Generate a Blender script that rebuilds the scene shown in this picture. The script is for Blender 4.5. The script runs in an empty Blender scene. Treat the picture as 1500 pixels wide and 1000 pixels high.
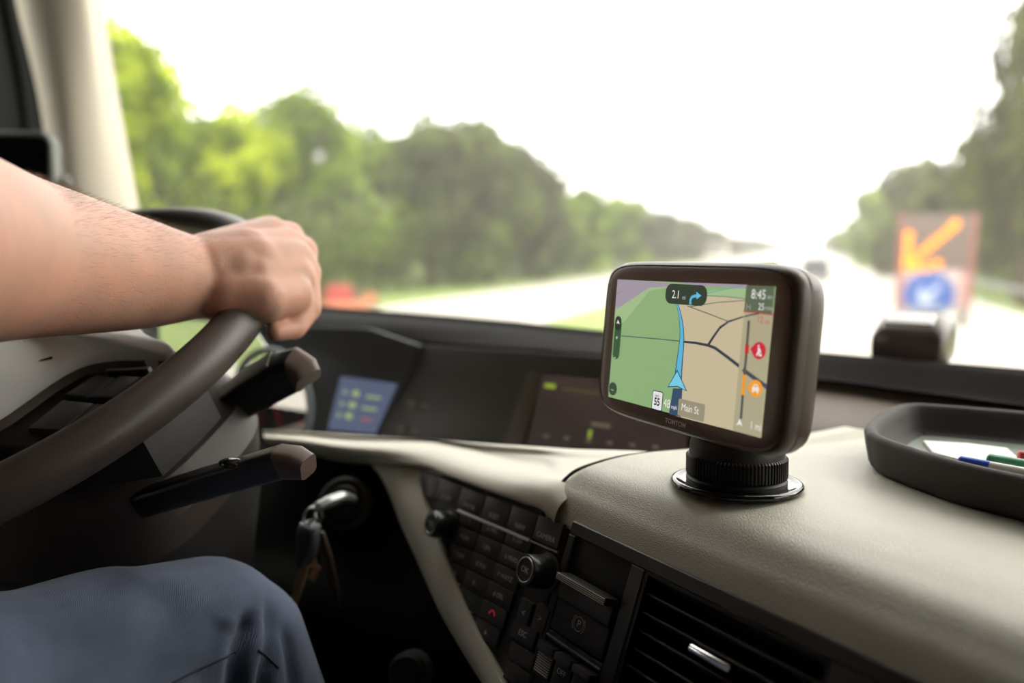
import bpy, bmesh, math, random
from math import sin, cos, pi, radians
from mathutils import Vector as V, Matrix, noise
random.seed(7)
S = bpy.context.scene
EYE = 2.3                                    # eye height above the road

# ------------------------------------------------------------ camera, sky, sun, exposure
cam_data = bpy.data.cameras.new('camera')
cam = bpy.data.objects.new('camera', cam_data)
S.collection.objects.link(cam)
S.camera = cam
cam.location = (0, 0, EYE)
cam.rotation_euler = (radians(90 - 7.2532), 0, radians(21.866))
cam_data.sensor_width = 36
cam_data.lens = 1100 / 1500 * 36
cam_data.clip_start = 0.02
cam_data.clip_end = 2000
cam_data.dof.use_dof = True
cam_data.dof.focus_distance = 0.45
cam_data.dof.aperture_fstop = 2.9
S.view_settings.view_transform = 'Standard'
S.view_settings.look = 'None'
S.view_settings.exposure = 0.0
S.view_settings.gamma = 1.0
S.view_settings.use_curve_mapping = False

world = bpy.data.worlds.new('sky')
S.world = world
world.use_nodes = True
wn = world.node_tree.nodes
bg = wn['Background']
bg.inputs[0].default_value = (1.0, 0.975, 0.925, 1)
bg.inputs[1].default_value = 3.9
sun_data = bpy.data.lights.new('sun', 'SUN')
sun = bpy.data.objects.new('sun', sun_data)
S.collection.objects.link(sun)
sun_data.energy = 2.0
sun_data.angle = radians(45)
sun_data.color = (1.0, 0.93, 0.80)
SUN_AZ, SUN_EL = radians(54), radians(37)    # azimuth to the right of straight ahead
sun_dir = V((sin(SUN_AZ) * cos(SUN_EL), cos(SUN_AZ) * cos(SUN_EL), sin(SUN_EL)))
sun.rotation_euler = sun_dir.to_track_quat('Z', 'Y').to_euler()
sun.location = sun_dir * 50

# ------------------------------------------------------------ materials
def lin(c):
    return tuple(((x / 255) / 12.92 if x / 255 <= 0.04045 else ((x / 255 + 0.055) / 1.055) ** 2.4) for x in c)

def mat(name, rgb, rough=0.5, metal=0.0, spec=0.5, bump=None, mottle=None, coat=0, sheen=0, sub=0):
    """rgb is 0..255 sRGB. bump = (scale, strength, kind); mottle = (scale, amount)."""
    m = bpy.data.materials.new(name)
    m.use_nodes = True
    nt = m.node_tree
    b = nt.nodes['Principled BSDF']
    c = lin(rgb)
    b.inputs['Base Color'].default_value = (*c, 1)
    b.inputs['Roughness'].default_value = rough
    b.inputs['Metallic'].default_value = metal
    b.inputs['Specular IOR Level'].default_value = spec
    b.inputs['Coat Weight'].default_value = coat
    if sheen:
        b.inputs['Sheen Weight'].default_value = sheen
    if sub:
        b.inputs['Subsurface Weight'].default_value = sub
        b.inputs['Subsurface Radius'].default_value = (0.008, 0.003, 0.0015)
        b.inputs['Subsurface Scale'].default_value = 1.0
    tc = nt.nodes.new('ShaderNodeTexCoord')
    if mottle:
        n = nt.nodes.new('ShaderNodeTexNoise')
        n.inputs['Scale'].default_value = mottle[0]
        n.inputs['Detail'].default_value = 5
        nt.links.new(tc.outputs['Object'], n.inputs['Vector'])
        mx = nt.nodes.new('ShaderNodeMix')
        mx.data_type = 'RGBA'
        k = mottle[1]
        c2 = mottle[2] if len(mottle) > 2 else None
        mx.inputs[6].default_value = (*[max(0, x * (1 - k)) for x in c], 1)
        mx.inputs[7].default_value = (*(lin(c2) if c2 else [min(1, x * (1 + k)) for x in c]), 1)
        rp = nt.nodes.new('ShaderNodeMapRange')
        rp.inputs[1].default_value = 0.3
        rp.inputs[2].default_value = 0.7
        nt.links.new(n.outputs['Fac'], rp.inputs[0])
        nt.links.new(rp.outputs[0], mx.inputs[0])
        nt.links.new(mx.outputs[2], b.inputs['Base Color'])
    if bump:
        kind = bump[2] if len(bump) > 2 else 'noise'
        if kind == 'noise':
            t = nt.nodes.new('ShaderNodeTexNoise')
            t.inputs['Scale'].default_value = bump[0]
            t.inputs['Detail'].default_value = 3
            out = t.outputs['Fac']
            nt.links.new(tc.outputs['Object'], t.inputs['Vector'])
        elif kind == 'leather':
            t = nt.nodes.new('ShaderNodeTexVoronoi')
            t.feature = 'SMOOTH_F1'
            t.inputs['Scale'].default_value = bump[0]
            out = t.outputs['Distance']
            nt.links.new(tc.outputs['Object'], t.inputs['Vector'])
        else:                                     # twill: fine slanting ribs running over the cloth
            dt = nt.nodes.new('ShaderNodeVectorMath'); dt.operation = 'DOT_PRODUCT'
            dt.inputs[1].default_value = (.25, .68, -.69)
            nz = nt.nodes.new('ShaderNodeTexNoise'); nz.inputs['Scale'].default_value = 260
            ml = nt.nodes.new('ShaderNodeMath'); ml.operation = 'MULTIPLY'; ml.inputs[1].default_value = bump[0]
            ad = nt.nodes.new('ShaderNodeMath'); ad.operation = 'MULTIPLY_ADD'; ad.inputs[1].default_value = 9.0
            sn = nt.nodes.new('ShaderNodeMath'); sn.operation = 'SINE'
            nt.links.new(tc.outputs['Object'], dt.inputs[0])
            nt.links.new(tc.outputs['Object'], nz.inputs['Vector'])
            nt.links.new(dt.outputs['Value'], ml.inputs[0])
            nt.links.new(nz.outputs['Fac'], ad.inputs[0])
            nt.links.new(ml.outputs[0], ad.inputs[2])
            nt.links.new(ad.outputs[0], sn.inputs[0])
            out = sn.outputs[0]
        bp = nt.nodes.new('ShaderNodeBump')
        bp.inputs['Strength'].default_value = bump[1]
        bp.inputs['Distance'].default_value = bump[3] if len(bump) > 3 else 0.001
        nt.links.new(out, bp.inputs['Height'])
        nt.links.new(bp.outputs['Normal'], b.inputs['Normal'])
    return m

def glow(name, rgb, strength=1.0, base=(10, 10, 10), rough=0.35, spec=0.25):
    m = mat(name, base, rough, spec=spec)
    b = m.node_tree.nodes['Principled BSDF']
    b.inputs['Emission Color'].default_value = (*lin(rgb), 1)
    b.inputs['Emission Strength'].default_value = strength
    return m

M = {}
M['cream'] = mat('cream_soft_touch', (184, 182, 167), 0.46, spec=0.5, bump=(1500, 0.75, 'leather', 0.0005), mottle=(40, 0.03))
M['cream_trim'] = mat('cream_trim_plastic', (206, 204, 188), 0.45, spec=0.4, bump=(900, 0.2, 'noise', 0.0003))
M['pillar'] = mat('pillar_trim', (176, 168, 154), 0.6, spec=0.3)
M['brown_wall'] = mat('taupe_plastic', (80, 69, 59), 0.55, spec=0.3, bump=(600, 0.3, 'leather', 0.0005))
M['cowl'] = mat('dark_cowl_plastic', (15, 14, 12), 0.85, spec=0.08, bump=(800, 0.2, 'noise', 0.0003))
M['black'] = mat('black_plastic', (30, 29, 27), 0.5, spec=0.4)
M['black_matte'] = mat('black_matte', (20, 20, 18), 0.75, spec=0.2)
M['black_gloss'] = mat('black_gloss', (14, 14, 16), 0.08, spec=0.6)
M['panel'] = mat('dark_panel_plastic', (54, 52, 46), 0.42, spec=0.4)
M['key'] = mat('key_plastic', (66, 64, 57), 0.4, spec=0.45)
M['ink'] = mat('pale_ink', (196, 194, 186), 0.6)
M['chrome'] = mat('chrome', (225, 225, 225), 0.16, 1.0)
M['satin'] = mat('satin_metal', (165, 165, 165), 0.35, 1.0)
M['brass'] = mat('key_brass', (206, 166, 130), 0.4, 0.5)
M['wheel'] = mat('wheel_leather', (60, 53, 48), 0.42, spec=0.45, bump=(900, 0.2, 'leather', 0.0004))
M['hub'] = mat('hub_cover', (226, 228, 224), 0.5, spec=0.4, bump=(900, 0.2, 'noise', 0.0003))
M['hub_lip'] = mat('hub_lip', (86, 76, 64), 0.5)
M['column'] = mat('column_plastic', (54, 47, 43), 0.5, spec=0.4)
M['stalk'] = mat('stalk_plastic', (26, 25, 24), 0.35, spec=0.5)
M['stalk_cap'] = mat('stalk_cap', (94, 80, 73), 0.45, spec=0.4)
M['bezel'] = mat('gps_housing', (80, 66, 59), 0.36, spec=0.5)
M['bezel_glass'] = mat('gps_front_glass', (124, 103, 94), 0.36, spec=0.5)
M['rubber'] = mat('tray_rubber', (62, 58, 57), 0.7, spec=0.3, bump=(1200, 0.2, 'noise', 0.0003))
M['tray_floor'] = mat('tray_floor_reflection', (112, 122, 112), 0.4, spec=0.5)
M['paper'] = mat('white_card', (228, 226, 222), 0.6)
M['skin'] = mat('skin', (182, 142, 121), 0.5, spec=0.35, bump=(900, 0.4, 'noise', 0.0005), mottle=(34, 0.10, (196, 142, 120)), sub=0.05)
M['hair'] = mat('arm_hair', (120, 92, 72), 0.6)
M['denim'] = mat('denim', (72, 80, 97), 0.85, spec=0.12, bump=(7000, 0.45, 'twill', 0.0002), mottle=(26, 0.25), sheen=0.1)
M['seam'] = mat('seam_thread', (30, 32, 42), 0.9)
M['shirt'] = mat('shirt_cotton', (92, 94, 98), 0.9, bump=(300, 0.2))
M['asphalt'] = mat('asphalt', (176, 170, 160), 0.85, mottle=(0.8, 0.06))
M['grass'] = mat('grass', (122, 140, 72), 0.9, mottle=(0.5, 0.25))
M['white_paint'] = mat('white_paint', (232, 232, 228), 0.6)
M['galvanised'] = mat('galvanised', (150, 155, 150), 0.45, 0.6)
M['bark'] = mat('bark', (84, 70, 56), 0.9, bump=(12, 0.5, 'noise', 0.02))
M['roof'] = mat('headliner', (84, 79, 72), 0.9)
M['cabwall'] = mat('cab_wall_trim', (60, 56, 50), 0.8)
M['floor'] = mat('cab_floor_rubber', (30, 30, 30), 0.9)
M['red'] = mat('red_plastic', (168, 58, 48), 0.5)
M['orange'] = mat('orange_plastic', (188, 116, 80), 0.5)
M['blue_sign'] = mat('blue_sign', (44, 80, 150), 0.4)
M['sign_white'] = mat('sign_white', (225, 225, 222), 0.4)
M['sign_red'] = mat('sign_red', (146, 84, 78), 0.4)
M['board'] = mat('sign_board', (104, 88, 80), 0.6)
M['tyre'] = mat('tyre', (28, 28, 28), 0.8)
M['car_dark'] = mat('dark_car_paint', (52, 54, 60), 0.25, spec=0.5)
M['car_pale'] = mat('pale_van_paint', (224, 216, 196), 0.3)
M['car_glass'] = mat('car_glass', (30, 34, 38), 0.06, spec=0.7)
M['blue_pen'] = mat('blue_pen', (44, 84, 190), 0.3)
M['green_pen'] = mat('green_pen', (70, 140, 104), 0.3)
M['red_pen'] = mat('red_pen', (190, 60, 60), 0.4)
M['leather_strap'] = mat('strap_leather', (66, 54, 42), 0.6)
M['fob'] = mat('fob_plastic', (66, 70, 72), 0.35, spec=0.5)
M['amber'] = glow('amber_lamp', (255, 150, 34), 3.0)

def leaf_mat(name, rgb, rgb2):
    m = bpy.data.materials.new(name)
    m.use_nodes = True
    nt = m.node_tree
    nt.nodes.clear()
    out = nt.nodes.new('ShaderNodeOutputMaterial')
    tc = nt.nodes.new('ShaderNodeTexCoord')
    n = nt.nodes.new('ShaderNodeTexNoise')
    n.inputs['Scale'].default_value = 5.5  # light and dark noise clumps stand in for lit and shaded foliage
    n.inputs['Detail'].default_value = 4
    mx = nt.nodes.new('ShaderNodeMix')
    mx.data_type = 'RGBA'
    mx.inputs[6].default_value = (*lin(rgb), 1)
    mx.inputs[7].default_value = (*lin(rgb2), 1)
    nt.links.new(tc.outputs['Object'], n.inputs['Vector'])
    rp = nt.nodes.new('ShaderNodeMapRange')
    rp.inputs[1].default_value = 0.35
    rp.inputs[2].default_value = 0.65
    nt.links.new(n.outputs['Fac'], rp.inputs[0])
    nt.links.new(rp.outputs[0], mx.inputs[0])
    d = nt.nodes.new('ShaderNodeBsdfDiffuse')
    t = nt.nodes.new('ShaderNodeBsdfTranslucent')
    ms = nt.nodes.new('ShaderNodeMixShader')
    ms.inputs[0].default_value = 0.45
    nt.links.new(mx.outputs[2], d.inputs[0])
    nt.links.new(mx.outputs[2], t.inputs[0])
    nt.links.new(d.outputs[0], ms.inputs[1])
    nt.links.new(t.outputs[0], ms.inputs[2])
    nt.links.new(ms.outputs[0], out.inputs[0])
    return m
M['leaf_bright'] = leaf_mat('bright_leaves', (78, 104, 26), (212, 226, 64))
M['leaf_mid'] = leaf_mat('mid_leaves', (60, 82, 32), (168, 190, 84))
M['leaf_dark'] = leaf_mat('dark_leaves', (50, 60, 32), (126, 138, 78))
M['leaf_olive'] = leaf_mat('olive_leaves', (58, 64, 34), (120, 126, 72))

def glass_mat(name, dust, gloss, tint=(1, 1, 1), dust_rgb=(1, 0.96, 0.9)):
    """A pane: clear, with a thin film of dust that scatters the light falling on it."""
    m = bpy.data.materials.new(name)
    m.use_nodes = True
    nt = m.node_tree
    nt.nodes.clear()
    out = nt.nodes.new('ShaderNodeOutputMaterial')
    tr = nt.nodes.new('ShaderNodeBsdfTransparent')
    tr.inputs[0].default_value = (*tint, 1)
    ts = nt.nodes.new('ShaderNodeBsdfTranslucent')
    ts.inputs[0].default_value = (*dust_rgb, 1)
    gl = nt.nodes.new('ShaderNodeBsdfGlossy')
    gl.inputs['Roughness'].default_value = 0.02
    m1 = nt.nodes.new('ShaderNodeMixShader')
    m2 = nt.nodes.new('ShaderNodeMixShader')
    tc = nt.nodes.new('ShaderNodeTexCoord')
    n = nt.nodes.new('ShaderNodeTexNoise')
    n.inputs['Scale'].default_value = 5
    n.inputs['Detail'].default_value = 4
    rp = nt.nodes.new('ShaderNodeMapRange')
    rp.inputs[1].default_value = 0.3
    rp.inputs[2].default_value = 0.7
    rp.inputs[3].default_value = dust * 0.7
    rp.inputs[4].default_value = dust * 1.3
    nt.links.new(tc.outputs['Object'], n.inputs['Vector'])
    nt.links.new(n.outputs['Fac'], rp.inputs[0])
    nt.links.new(rp.outputs[0], m1.inputs[0])
    nt.links.new(tr.outputs[0], m1.inputs[1])
    nt.links.new(ts.outputs[0], m1.inputs[2])
    m2.inputs[0].default_value = gloss
    nt.links.new(m1.outputs[0], m2.inputs[1])
    nt.links.new(gl.outputs[0], m2.inputs[2])
    nt.links.new(m2.outputs[0], out.inputs[0])
    return m
M['windscreen'] = glass_mat('windscreen_glass', 0.007, 0.01)
M['side_glass'] = glass_mat('side_window_glass', 0.004, 0.02)

# ------------------------------------------------------------ mesh helpers
def frame(o, x, y, z):
    m = Matrix.Identity(4)
    for i, a in enumerate((x, y, z)):
        a = V(a).normalized()
        for k in range(3):
            m[k][i] = a[k]
    for k in range(3):
        m[k][3] = o[k]
    return m

def look(o, zdir, up=(0, 0, 1)):
    z = V(zdir).normalized()
    x = V(up).cross(z)
    if x.length < 1e-4:
        x = V((1, 0, 0))
    x.normalize()
    return frame(o, x, z.cross(x), z)

def link(name, me, material, parent=None, smooth=True, angle=35):
    if smooth and len(me.polygons):
        me.polygons.foreach_set('use_smooth', [True] * len(me.polygons))
        if angle:
            me.set_sharp_from_angle(angle=radians(angle))
    if material is not None:
        me.materials.clear()
        me.materials.append(material)
    o = bpy.data.objects.new(name, me)
    S.collection.objects.link(o)
    if parent is not None:
        o.parent = parent
        if parent.type == 'EMPTY':
            o.matrix_parent_inverse = Matrix.Translation(-parent.location)
    return o

def obj(name, bm, material, parent=None, smooth=True, angle=35, recalc=True):
    if recalc:
        bmesh.ops.recalc_face_normals(bm, faces=bm.faces)
    me = bpy.data.meshes.new(name)
    bm.to_mesh(me)
    bm.free()
    return link(name, me, material, parent, smooth, angle)

def tag(o, label, cat, group=None, kind=None):
    if label: o['label'] = label
    if cat: o['category'] = cat
    if group: o['group'] = group
    if kind: o['kind'] = kind
    return o

def thing(name, label, cat, loc, group=None):
    o = bpy.data.objects.new(name, None)
    S.collection.objects.link(o)
    o.empty_display_size = 0.05
    o.location = loc
    return tag(o, label, cat, group)

def rebase(o):
    """Move a single mesh's origin to the middle of its underside."""
    me = o.data
    xs = [v.co for v in me.vertices]
    b = V(((min(c.x for c in xs) + max(c.x for c in xs)) / 2, (min(c.y for c in xs) + max(c.y for c in xs)) / 2, min(c.z for c in xs)))
    me.transform(Matrix.Translation(-b))
    o.location = b
    return o

def merge(bm, tmp, mx=None):
    if mx is not None:
        tmp.transform(mx)
    me = bpy.data.meshes.new('t')
    tmp.to_mesh(me)
    tmp.free()
    bm.from_mesh(me)
    bpy.data.meshes.remove(me)

def box(bm, c, s, mx=None, bevel=0.0, seg=2):
    t = bmesh.new()
    bmesh.ops.create_cube(t, size=1)
    t.transform(Matrix.Translation(c) @ Matrix.Diagonal((*s, 1)))
    if bevel:
        bmesh.ops.bevel(t, geom=t.edges[:], offset=bevel, segments=seg, affect='EDGES', profile=0.6)
    merge(bm, t, mx)
    return bm

def prism(bm, pts, z0, z1, mx=None, bevel=0.0, seg=2):
    """Closed 2D outline between heights z0 and z1."""
    t = bmesh.new()
    a = [t.verts.new((p[0], p[1], z0)) for p in pts]
    b = [t.verts.new((p[0], p[1], z1)) for p in pts]
    n = len(pts)
    t.faces.new(a[::-1])
    top = t.faces.new(b)
    for i in range(n):
        t.faces.new((a[i], a[(i + 1) % n], b[(i + 1) % n], b[i]))
    bmesh.ops.recalc_face_normals(t, faces=t.faces)
    if bevel:
        bmesh.ops.bevel(t, geom=list(top.edges), offset=bevel, segments=seg, affect='EDGES', profile=0.5)
    merge(bm, t, mx)
    return bm

def catmull(pts, n):
    pts = [V(p) for p in pts]
    if len(pts) == 2:
        return [pts[0].lerp(pts[1], i / (n - 1)) for i in range(n)]
    out = []
    m = len(pts) - 1
    for i in range(n):
        t = i / (n - 1) * m
        k = min(int(t), m - 1)
        u = t - k
        p0 = pts[k - 1] if k > 0 else pts[0] * 2 - pts[1]
        p1, p2 = pts[k], pts[k + 1]
        p3 = pts[k + 2] if k + 2 <= m else pts[m] * 2 - pts[m - 1]
        out.append(0.5 * ((2 * p1) + (p2 - p0) * u + (2 * p0 - 5 * p1 + 4 * p2 - p3) * u * u + (3 * p1 - p0 - 3 * p2 + p3) * u ** 3))
    return out

def loft(bm, curves, nu=40, nv=16, close_u=False, smooth_v=True):
    """Skin a surface over curves (each a list of points); rows between curves are interpolated."""
    cs = [catmull(c, nu) for c in curves]
    rows = [catmull([c[i] for c in cs], nv) if smooth_v else [c[i] for c in cs] for i in range(nu)]
    nv = len(rows[0])
    vs = [[bm.verts.new(p) for p in r] for r in rows]
    for i in range(nu - 1):
        for j in range(nv - 1):
            bm.faces.new((vs[i][j], vs[i + 1][j], vs[i + 1][j + 1], vs[i][j + 1]))
    return vs

def rings(bm, rr, cap=True):
    """Bridge closed rings of equal count."""
    vs = [[bm.verts.new(p) for p in r] for r in rr]
    n = len(rr[0])
    for a, b in zip(vs, vs[1:]):
        for i in range(n):
            bm.faces.new((a[i], a[(i + 1) % n], b[(i + 1) % n], b[i]))
    if cap:
        bm.faces.new(vs[0][::-1])
        bm.faces.new(vs[-1])
    return vs

def tube(bm, pts, rad, n=12, cap=True, closed=False):
    pts = [V(p) for p in pts]
    rs = rad if isinstance(rad, (list, tuple)) else [rad] * len(pts)
    rr = []
    ref = None
    for i, p in enumerate(pts):
        a = pts[i - 1] if i > 0 else p
        b = pts[i + 1] if i < len(pts) - 1 else p
        d = (b - a).normalized()
        if ref is None:
            ref = d.orthogonal().normalized()
        ref = (ref - d * ref.dot(d)).normalized()
        s = d.cross(ref)
        rr.append([p + (ref * cos(2 * pi * k / n) + s * sin(2 * pi * k / n)) * rs[i] for k in range(n)])
    rings(bm, rr, cap)
    return bm

def lathe(bm, prof, mx=None, n=48, cap=True):
    t = bmesh.new()
    rings(t, [[V((r * cos(2 * pi * k / n), r * sin(2 * pi * k / n), z)) for k in range(n)] for r, z in prof], cap)
    merge(bm, t, mx)
    return bm

def torus(bm, R, r, mx, n=96, m=16):
    vs = []
    for i in range(n):
        a = 2 * pi * i / n
        vs.append([bm.verts.new(mx @ V(((R + r * cos(b)) * cos(a), (R + r * cos(b)) * sin(a), r * sin(b)))) for b in [2 * pi * k / m for k in range(m)]])
    for i in range(n):
        for k in range(m):
            bm.faces.new((vs[i][k], vs[(i + 1) % n][k], vs[(i + 1) % n][(k + 1) % m], vs[i][(k + 1) % m]))

def text(bm, s, size, mx, align='CENTER', sx=1.0, bold=0.0, extrude=0.00004):
    c = bpy.data.curves.new('t', 'FONT')
    c.body = s
    c.size = size
    c.align_x = align
    c.align_y = 'CENTER'
    c.extrude = extrude
    c.offset = bold
    c.resolution_u = 4
    o = bpy.data.objects.new('t', c)
    S.collection.objects.link(o)
    dg = bpy.context.evaluated_depsgraph_get()
    dg.update()
    me = o.evaluated_get(dg).to_mesh()
    t = bmesh.new()
    t.from_mesh(me)
    o.evaluated_get(dg).to_mesh_clear()
    bpy.data.objects.remove(o)
    bpy.data.curves.remove(c)
    merge(bm, t, mx @ Matrix.Diagonal((sx, 1, 1, 1)))
    return bm

def rrect(w, h, r, n=6, cx=0, cy=0):
    pts = []
    for k, (sx, sy) in enumerate(((1, 1), (-1, 1), (-1, -1), (1, -1))):
        for i in range(n + 1):
            a = pi / 2 * (k + i / n)
            pts.append((cx + sx * (w / 2 - r) + r * cos(a), cy + sy * (h / 2 - r) + r * sin(a)))
    return pts

def superell(a, b, n, k=96):
    pts = []
    for i in range(k):
        t = 2 * pi * i / k
        c, s = cos(t), sin(t)
        pts.append((a * math.copysign(abs(c) ** (2 / n), c), b * math.copysign(abs(s) ** (2 / n), s)))
    return pts

def strip2d(bm, pts, widths, z, mx, dz=0.00003):
    """A flat band along a 2D polyline (a road on a map)."""
    pts = [V((p[0], p[1])) for p in pts]
    L, R = [], []
    for i, p in enumerate(pts):
        a = pts[max(0, i - 1)]
        b = pts[min(len(pts) - 1, i + 1)]
        d = (b - a).normalized()
        nrm = V((-d.y, d.x)) * widths[i] / 2
        L.append(p + nrm)
        R.append(p - nrm)
    prism(bm, [*L, *R[::-1]], z - dz, z, mx)

def capsule(bm, a, b, ra, rb, n=14, m=6):
    """Tapered capsule between two spheres, for bodies that are fused afterwards."""
    a, b = V(a), V(b)
    d = b - a
    L = d.length
    t = bmesh.new()
    prof = []
    for i in range(m):
        ang = pi / 2 * (1 - (i + 0.15) / m)
        prof.append((ra * cos(ang), -ra * sin(ang)))
    for i in range(m):
        ang = pi / 2 * ((i + 0.15) / m)
        prof.append((rb * cos(ang), L + rb * sin(ang)))
    rings(t, [[V((max(r, 1e-4) * cos(2 * pi * k / n), max(r, 1e-4) * sin(2 * pi * k / n), z)) for k in range(n)] for r, z in prof])
    merge(bm, t, look(a, d))

def fuse(bm, voxel, smooth=8, factor=0.5):
    """Fuse overlapping closed pieces into one continuous skin."""
    bmesh.ops.recalc_face_normals(bm, faces=bm.faces)
    me = bpy.data.meshes.new('t')
    bm.to_mesh(me)
    bm.free()
    o = bpy.data.objects.new('t', me)
    S.collection.objects.link(o)
    r = o.modifiers.new('r', 'REMESH')
    r.mode = 'VOXEL'
    r.voxel_size = voxel
    s = o.modifiers.new('s', 'SMOOTH')
    s.iterations = smooth
    s.factor = factor
    dg = bpy.context.evaluated_depsgraph_get()
    dg.update()
    out = bpy.data.meshes.new_from_object(o.evaluated_get(dg))
    bpy.data.objects.remove(o)
    return out

# ============================================================ SETTING: cab shell
def struct(name, bm, m, label=None, **kw):
    o = obj(name, bm, m, **kw)
    o['kind'] = 'structure'
    if label: o['label'] = label
    return o

bm = bmesh.new(); box(bm, (0, -0.1, EYE - 1.13), (2.5, 2.6, 0.06)); struct('floor', bm, M['floor'])
bm = bmesh.new(); box(bm, (0, -0.15, EYE + 1.06), (2.5, 2.2, 0.06)); struct('ceiling', bm, M['roof'])
bm = bmesh.new(); box(bm, (0, -1.22, EYE - 0.03), (2.5, 0.06, 2.16)); struct('wall_back', bm, M['cabwall'])
def side_wall(x, name, top, back, sill, front):
    # one opening between sill and top, back and front (heights from the eye, forward distances)
    bm = bmesh.new()
    box(bm, (x, -0.205, EYE + (sill - 1.11) / 2), (0.06, 1.99, sill + 1.11))
    box(bm, (x, -0.205, EYE + (1.04 + top) / 2), (0.06, 1.99, 1.04 - top))
    box(bm, (x, (back - 1.2) / 2, EYE + (top + sill) / 2), (0.06, back + 1.2, top - sill))
    if front < 0.78: box(bm, (x, (front + 0.79) / 2, EYE + (top + sill) / 2), (0.06, 0.79 - front, top - sill))
    return struct(name, bm, M['cabwall'])
side_wall(-1.24, 'wall_left', -0.02, -0.10, -0.42, 0.56)
side_wall(1.20, 'wall_right', 0.55, 0.10, -0.21, 0.90)
bm = bmesh.new(); box(bm, (0, 0.880, EYE + 1.02), (2.4, 0.05, 0.08), bevel=0.01); struct('trim_1', bm, M['roof'])        # windscreen header
bm = bmesh.new(); box(bm, (1.16, 0.93, EYE + 0.34), (0.10, 0.14, 1.38), bevel=0.02); struct('trim_2', bm, M['pillar'])     # far pillar
bm = bmesh.new(); box(bm, (0, 1.0, EYE - 0.66), (2.4, 0.05, 1.0)); struct('wall_front', bm, M['black_matte'])

# near pillar, a padded column curving round into the windscreen edge
bm = bmesh.new()
loft(bm, [[(-1.1374, 0.9879, 3.1692), (-1.1712, 1.0144, 2.8276), (-1.1729, 1.0106, 2.7253), (-1.1826, 1.038, 2.5576), (-1.1735, 1.0584, 2.3631), (-1.1696, 1.0715, 2.2097)],
          [(-1.0821, 0.9036, 3.1051), (-1.1418, 0.952, 2.8012), (-1.1399, 0.9594, 2.7068), (-1.149, 0.9847, 2.5462), (-1.1396, 1.0043, 2.3603), (-1.1296, 1.0122, 2.2141)],
          [(-1.0608, 0.8766, 3.0837), (-1.1195, 0.921, 2.787), (-1.1166, 0.9258, 2.6945), (-1.1283, 0.943, 2.5377), (-1.1335, 0.9488, 2.3579), (-1.14, 0.9541, 2.2173)],
          [(-1.1008, 0.8487, 3.0766), (-1.1527, 0.8848, 2.7789), (-1.1486, 0.8903, 2.688), (-1.1468, 0.9022, 2.532), (-1.1536, 0.908, 2.3566), (-1.1657, 0.9115, 2.2192)],
          [(-1.1499, 0.8408, 3.0837), (-1.2026, 0.8762, 2.7829), (-1.2013, 0.8846, 2.6819), (-1.1944, 0.8998, 2.5348), (-1.1931, 0.9085, 2.3573), (-1.1988, 0.909, 2.2186)],
          [(-1.2244, 0.882, 3.1264), (-1.2759, 0.9153, 2.8073), (-1.2737, 0.9233, 2.7009), (-1.2609, 0.9398, 2.5462), (-1.2468, 0.9416, 2.3595), (-1.252, 0.9415, 2.2154)]], 40, 30)
struct('trim_3', bm, M['pillar'], 'cream padded trim on the pillar between windscreen and door', angle=0)

# door window: black frame with a rubber seal, glass behind it
bm = bmesh.new()
loft(bm, [[(-1.2252, 0.8959, 3.135), (-1.2753, 0.9292, 2.8121), (-1.2678, 0.9336, 2.7031), (-1.2488, 0.9361, 2.5788), (-1.2395, 0.9315, 2.4864), (-1.2274, 0.9352, 2.3354)],
          [(-1.2263, 0.8812, 3.1264), (-1.278, 0.9145, 2.8073), (-1.2714, 0.9202, 2.7107), (-1.2518, 0.926, 2.577), (-1.2412, 0.9253, 2.4857), (-1.229, 0.9237, 2.3352)],
          [(-1.2548, 0.884, 3.135), (-1.3073, 0.9164, 2.8121), (-1.2986, 0.9205, 2.7139), (-1.2819, 0.9244, 2.5904), (-1.2698, 0.9216, 2.4867), (-1.2672, 0.9193, 2.3354)],
          [(-1.2537, 0.8702, 3.1264), (-1.3075, 0.9026, 2.8073), (-1.3013, 0.9082, 2.7107), (-1.2869, 0.9135, 2.5886), (-1.277, 0.9121, 2.4858), (-1.2729, 0.9061, 2.3352)],
          [(-1.3141, 0.8602, 3.135), (-1.3712, 0.8908, 2.8121), (-1.3589, 0.8964, 2.7139), (-1.3449, 0.8991, 2.5904), (-1.3353, 0.8953, 2.4867), (-1.3379, 0.8909, 2.3354)]], 40, 24)
struct('trim_4', bm, M['black_matte'], 'black rubber door frame beside the pillar', angle=0)

# windscreen pane
bm = bmesh.new()
t = bmesh.new()
q = [(-1.17, 1.045, EYE - 0.16), (1.14, 1.045, EYE - 0.16), (1.12, 0.898, EYE + 1.0), (-1.12, 0.898, EYE + 1.0)]
a = [t.verts.new(p) for p in q]
t.faces.new(a)
r_ = bmesh.ops.extrude_face_region(t, geom=t.faces[:])
for v in [g for g in r_['geom'] if isinstance(g, bmesh.types.BMVert)]:
    v.co.y += 0.005
merge(bm, t)
struct('window_1', bm, M['windscreen'], 'wide windscreen with a faint film of dust', smooth=False)
for x, nm, top, back, sill, front in ((-1.24, 'window_2', -0.02, -0.10, -0.42, 0.56), (1.20, 'window_3', 0.55, 0.10, -0.21, 0.88)):
    bm = bmesh.new(); box(bm, (x, (back + front) / 2, EYE + (top + sill) / 2), (0.005, front - back, top - sill)); struct(nm, bm, M['side_glass'], smooth=False)

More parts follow.
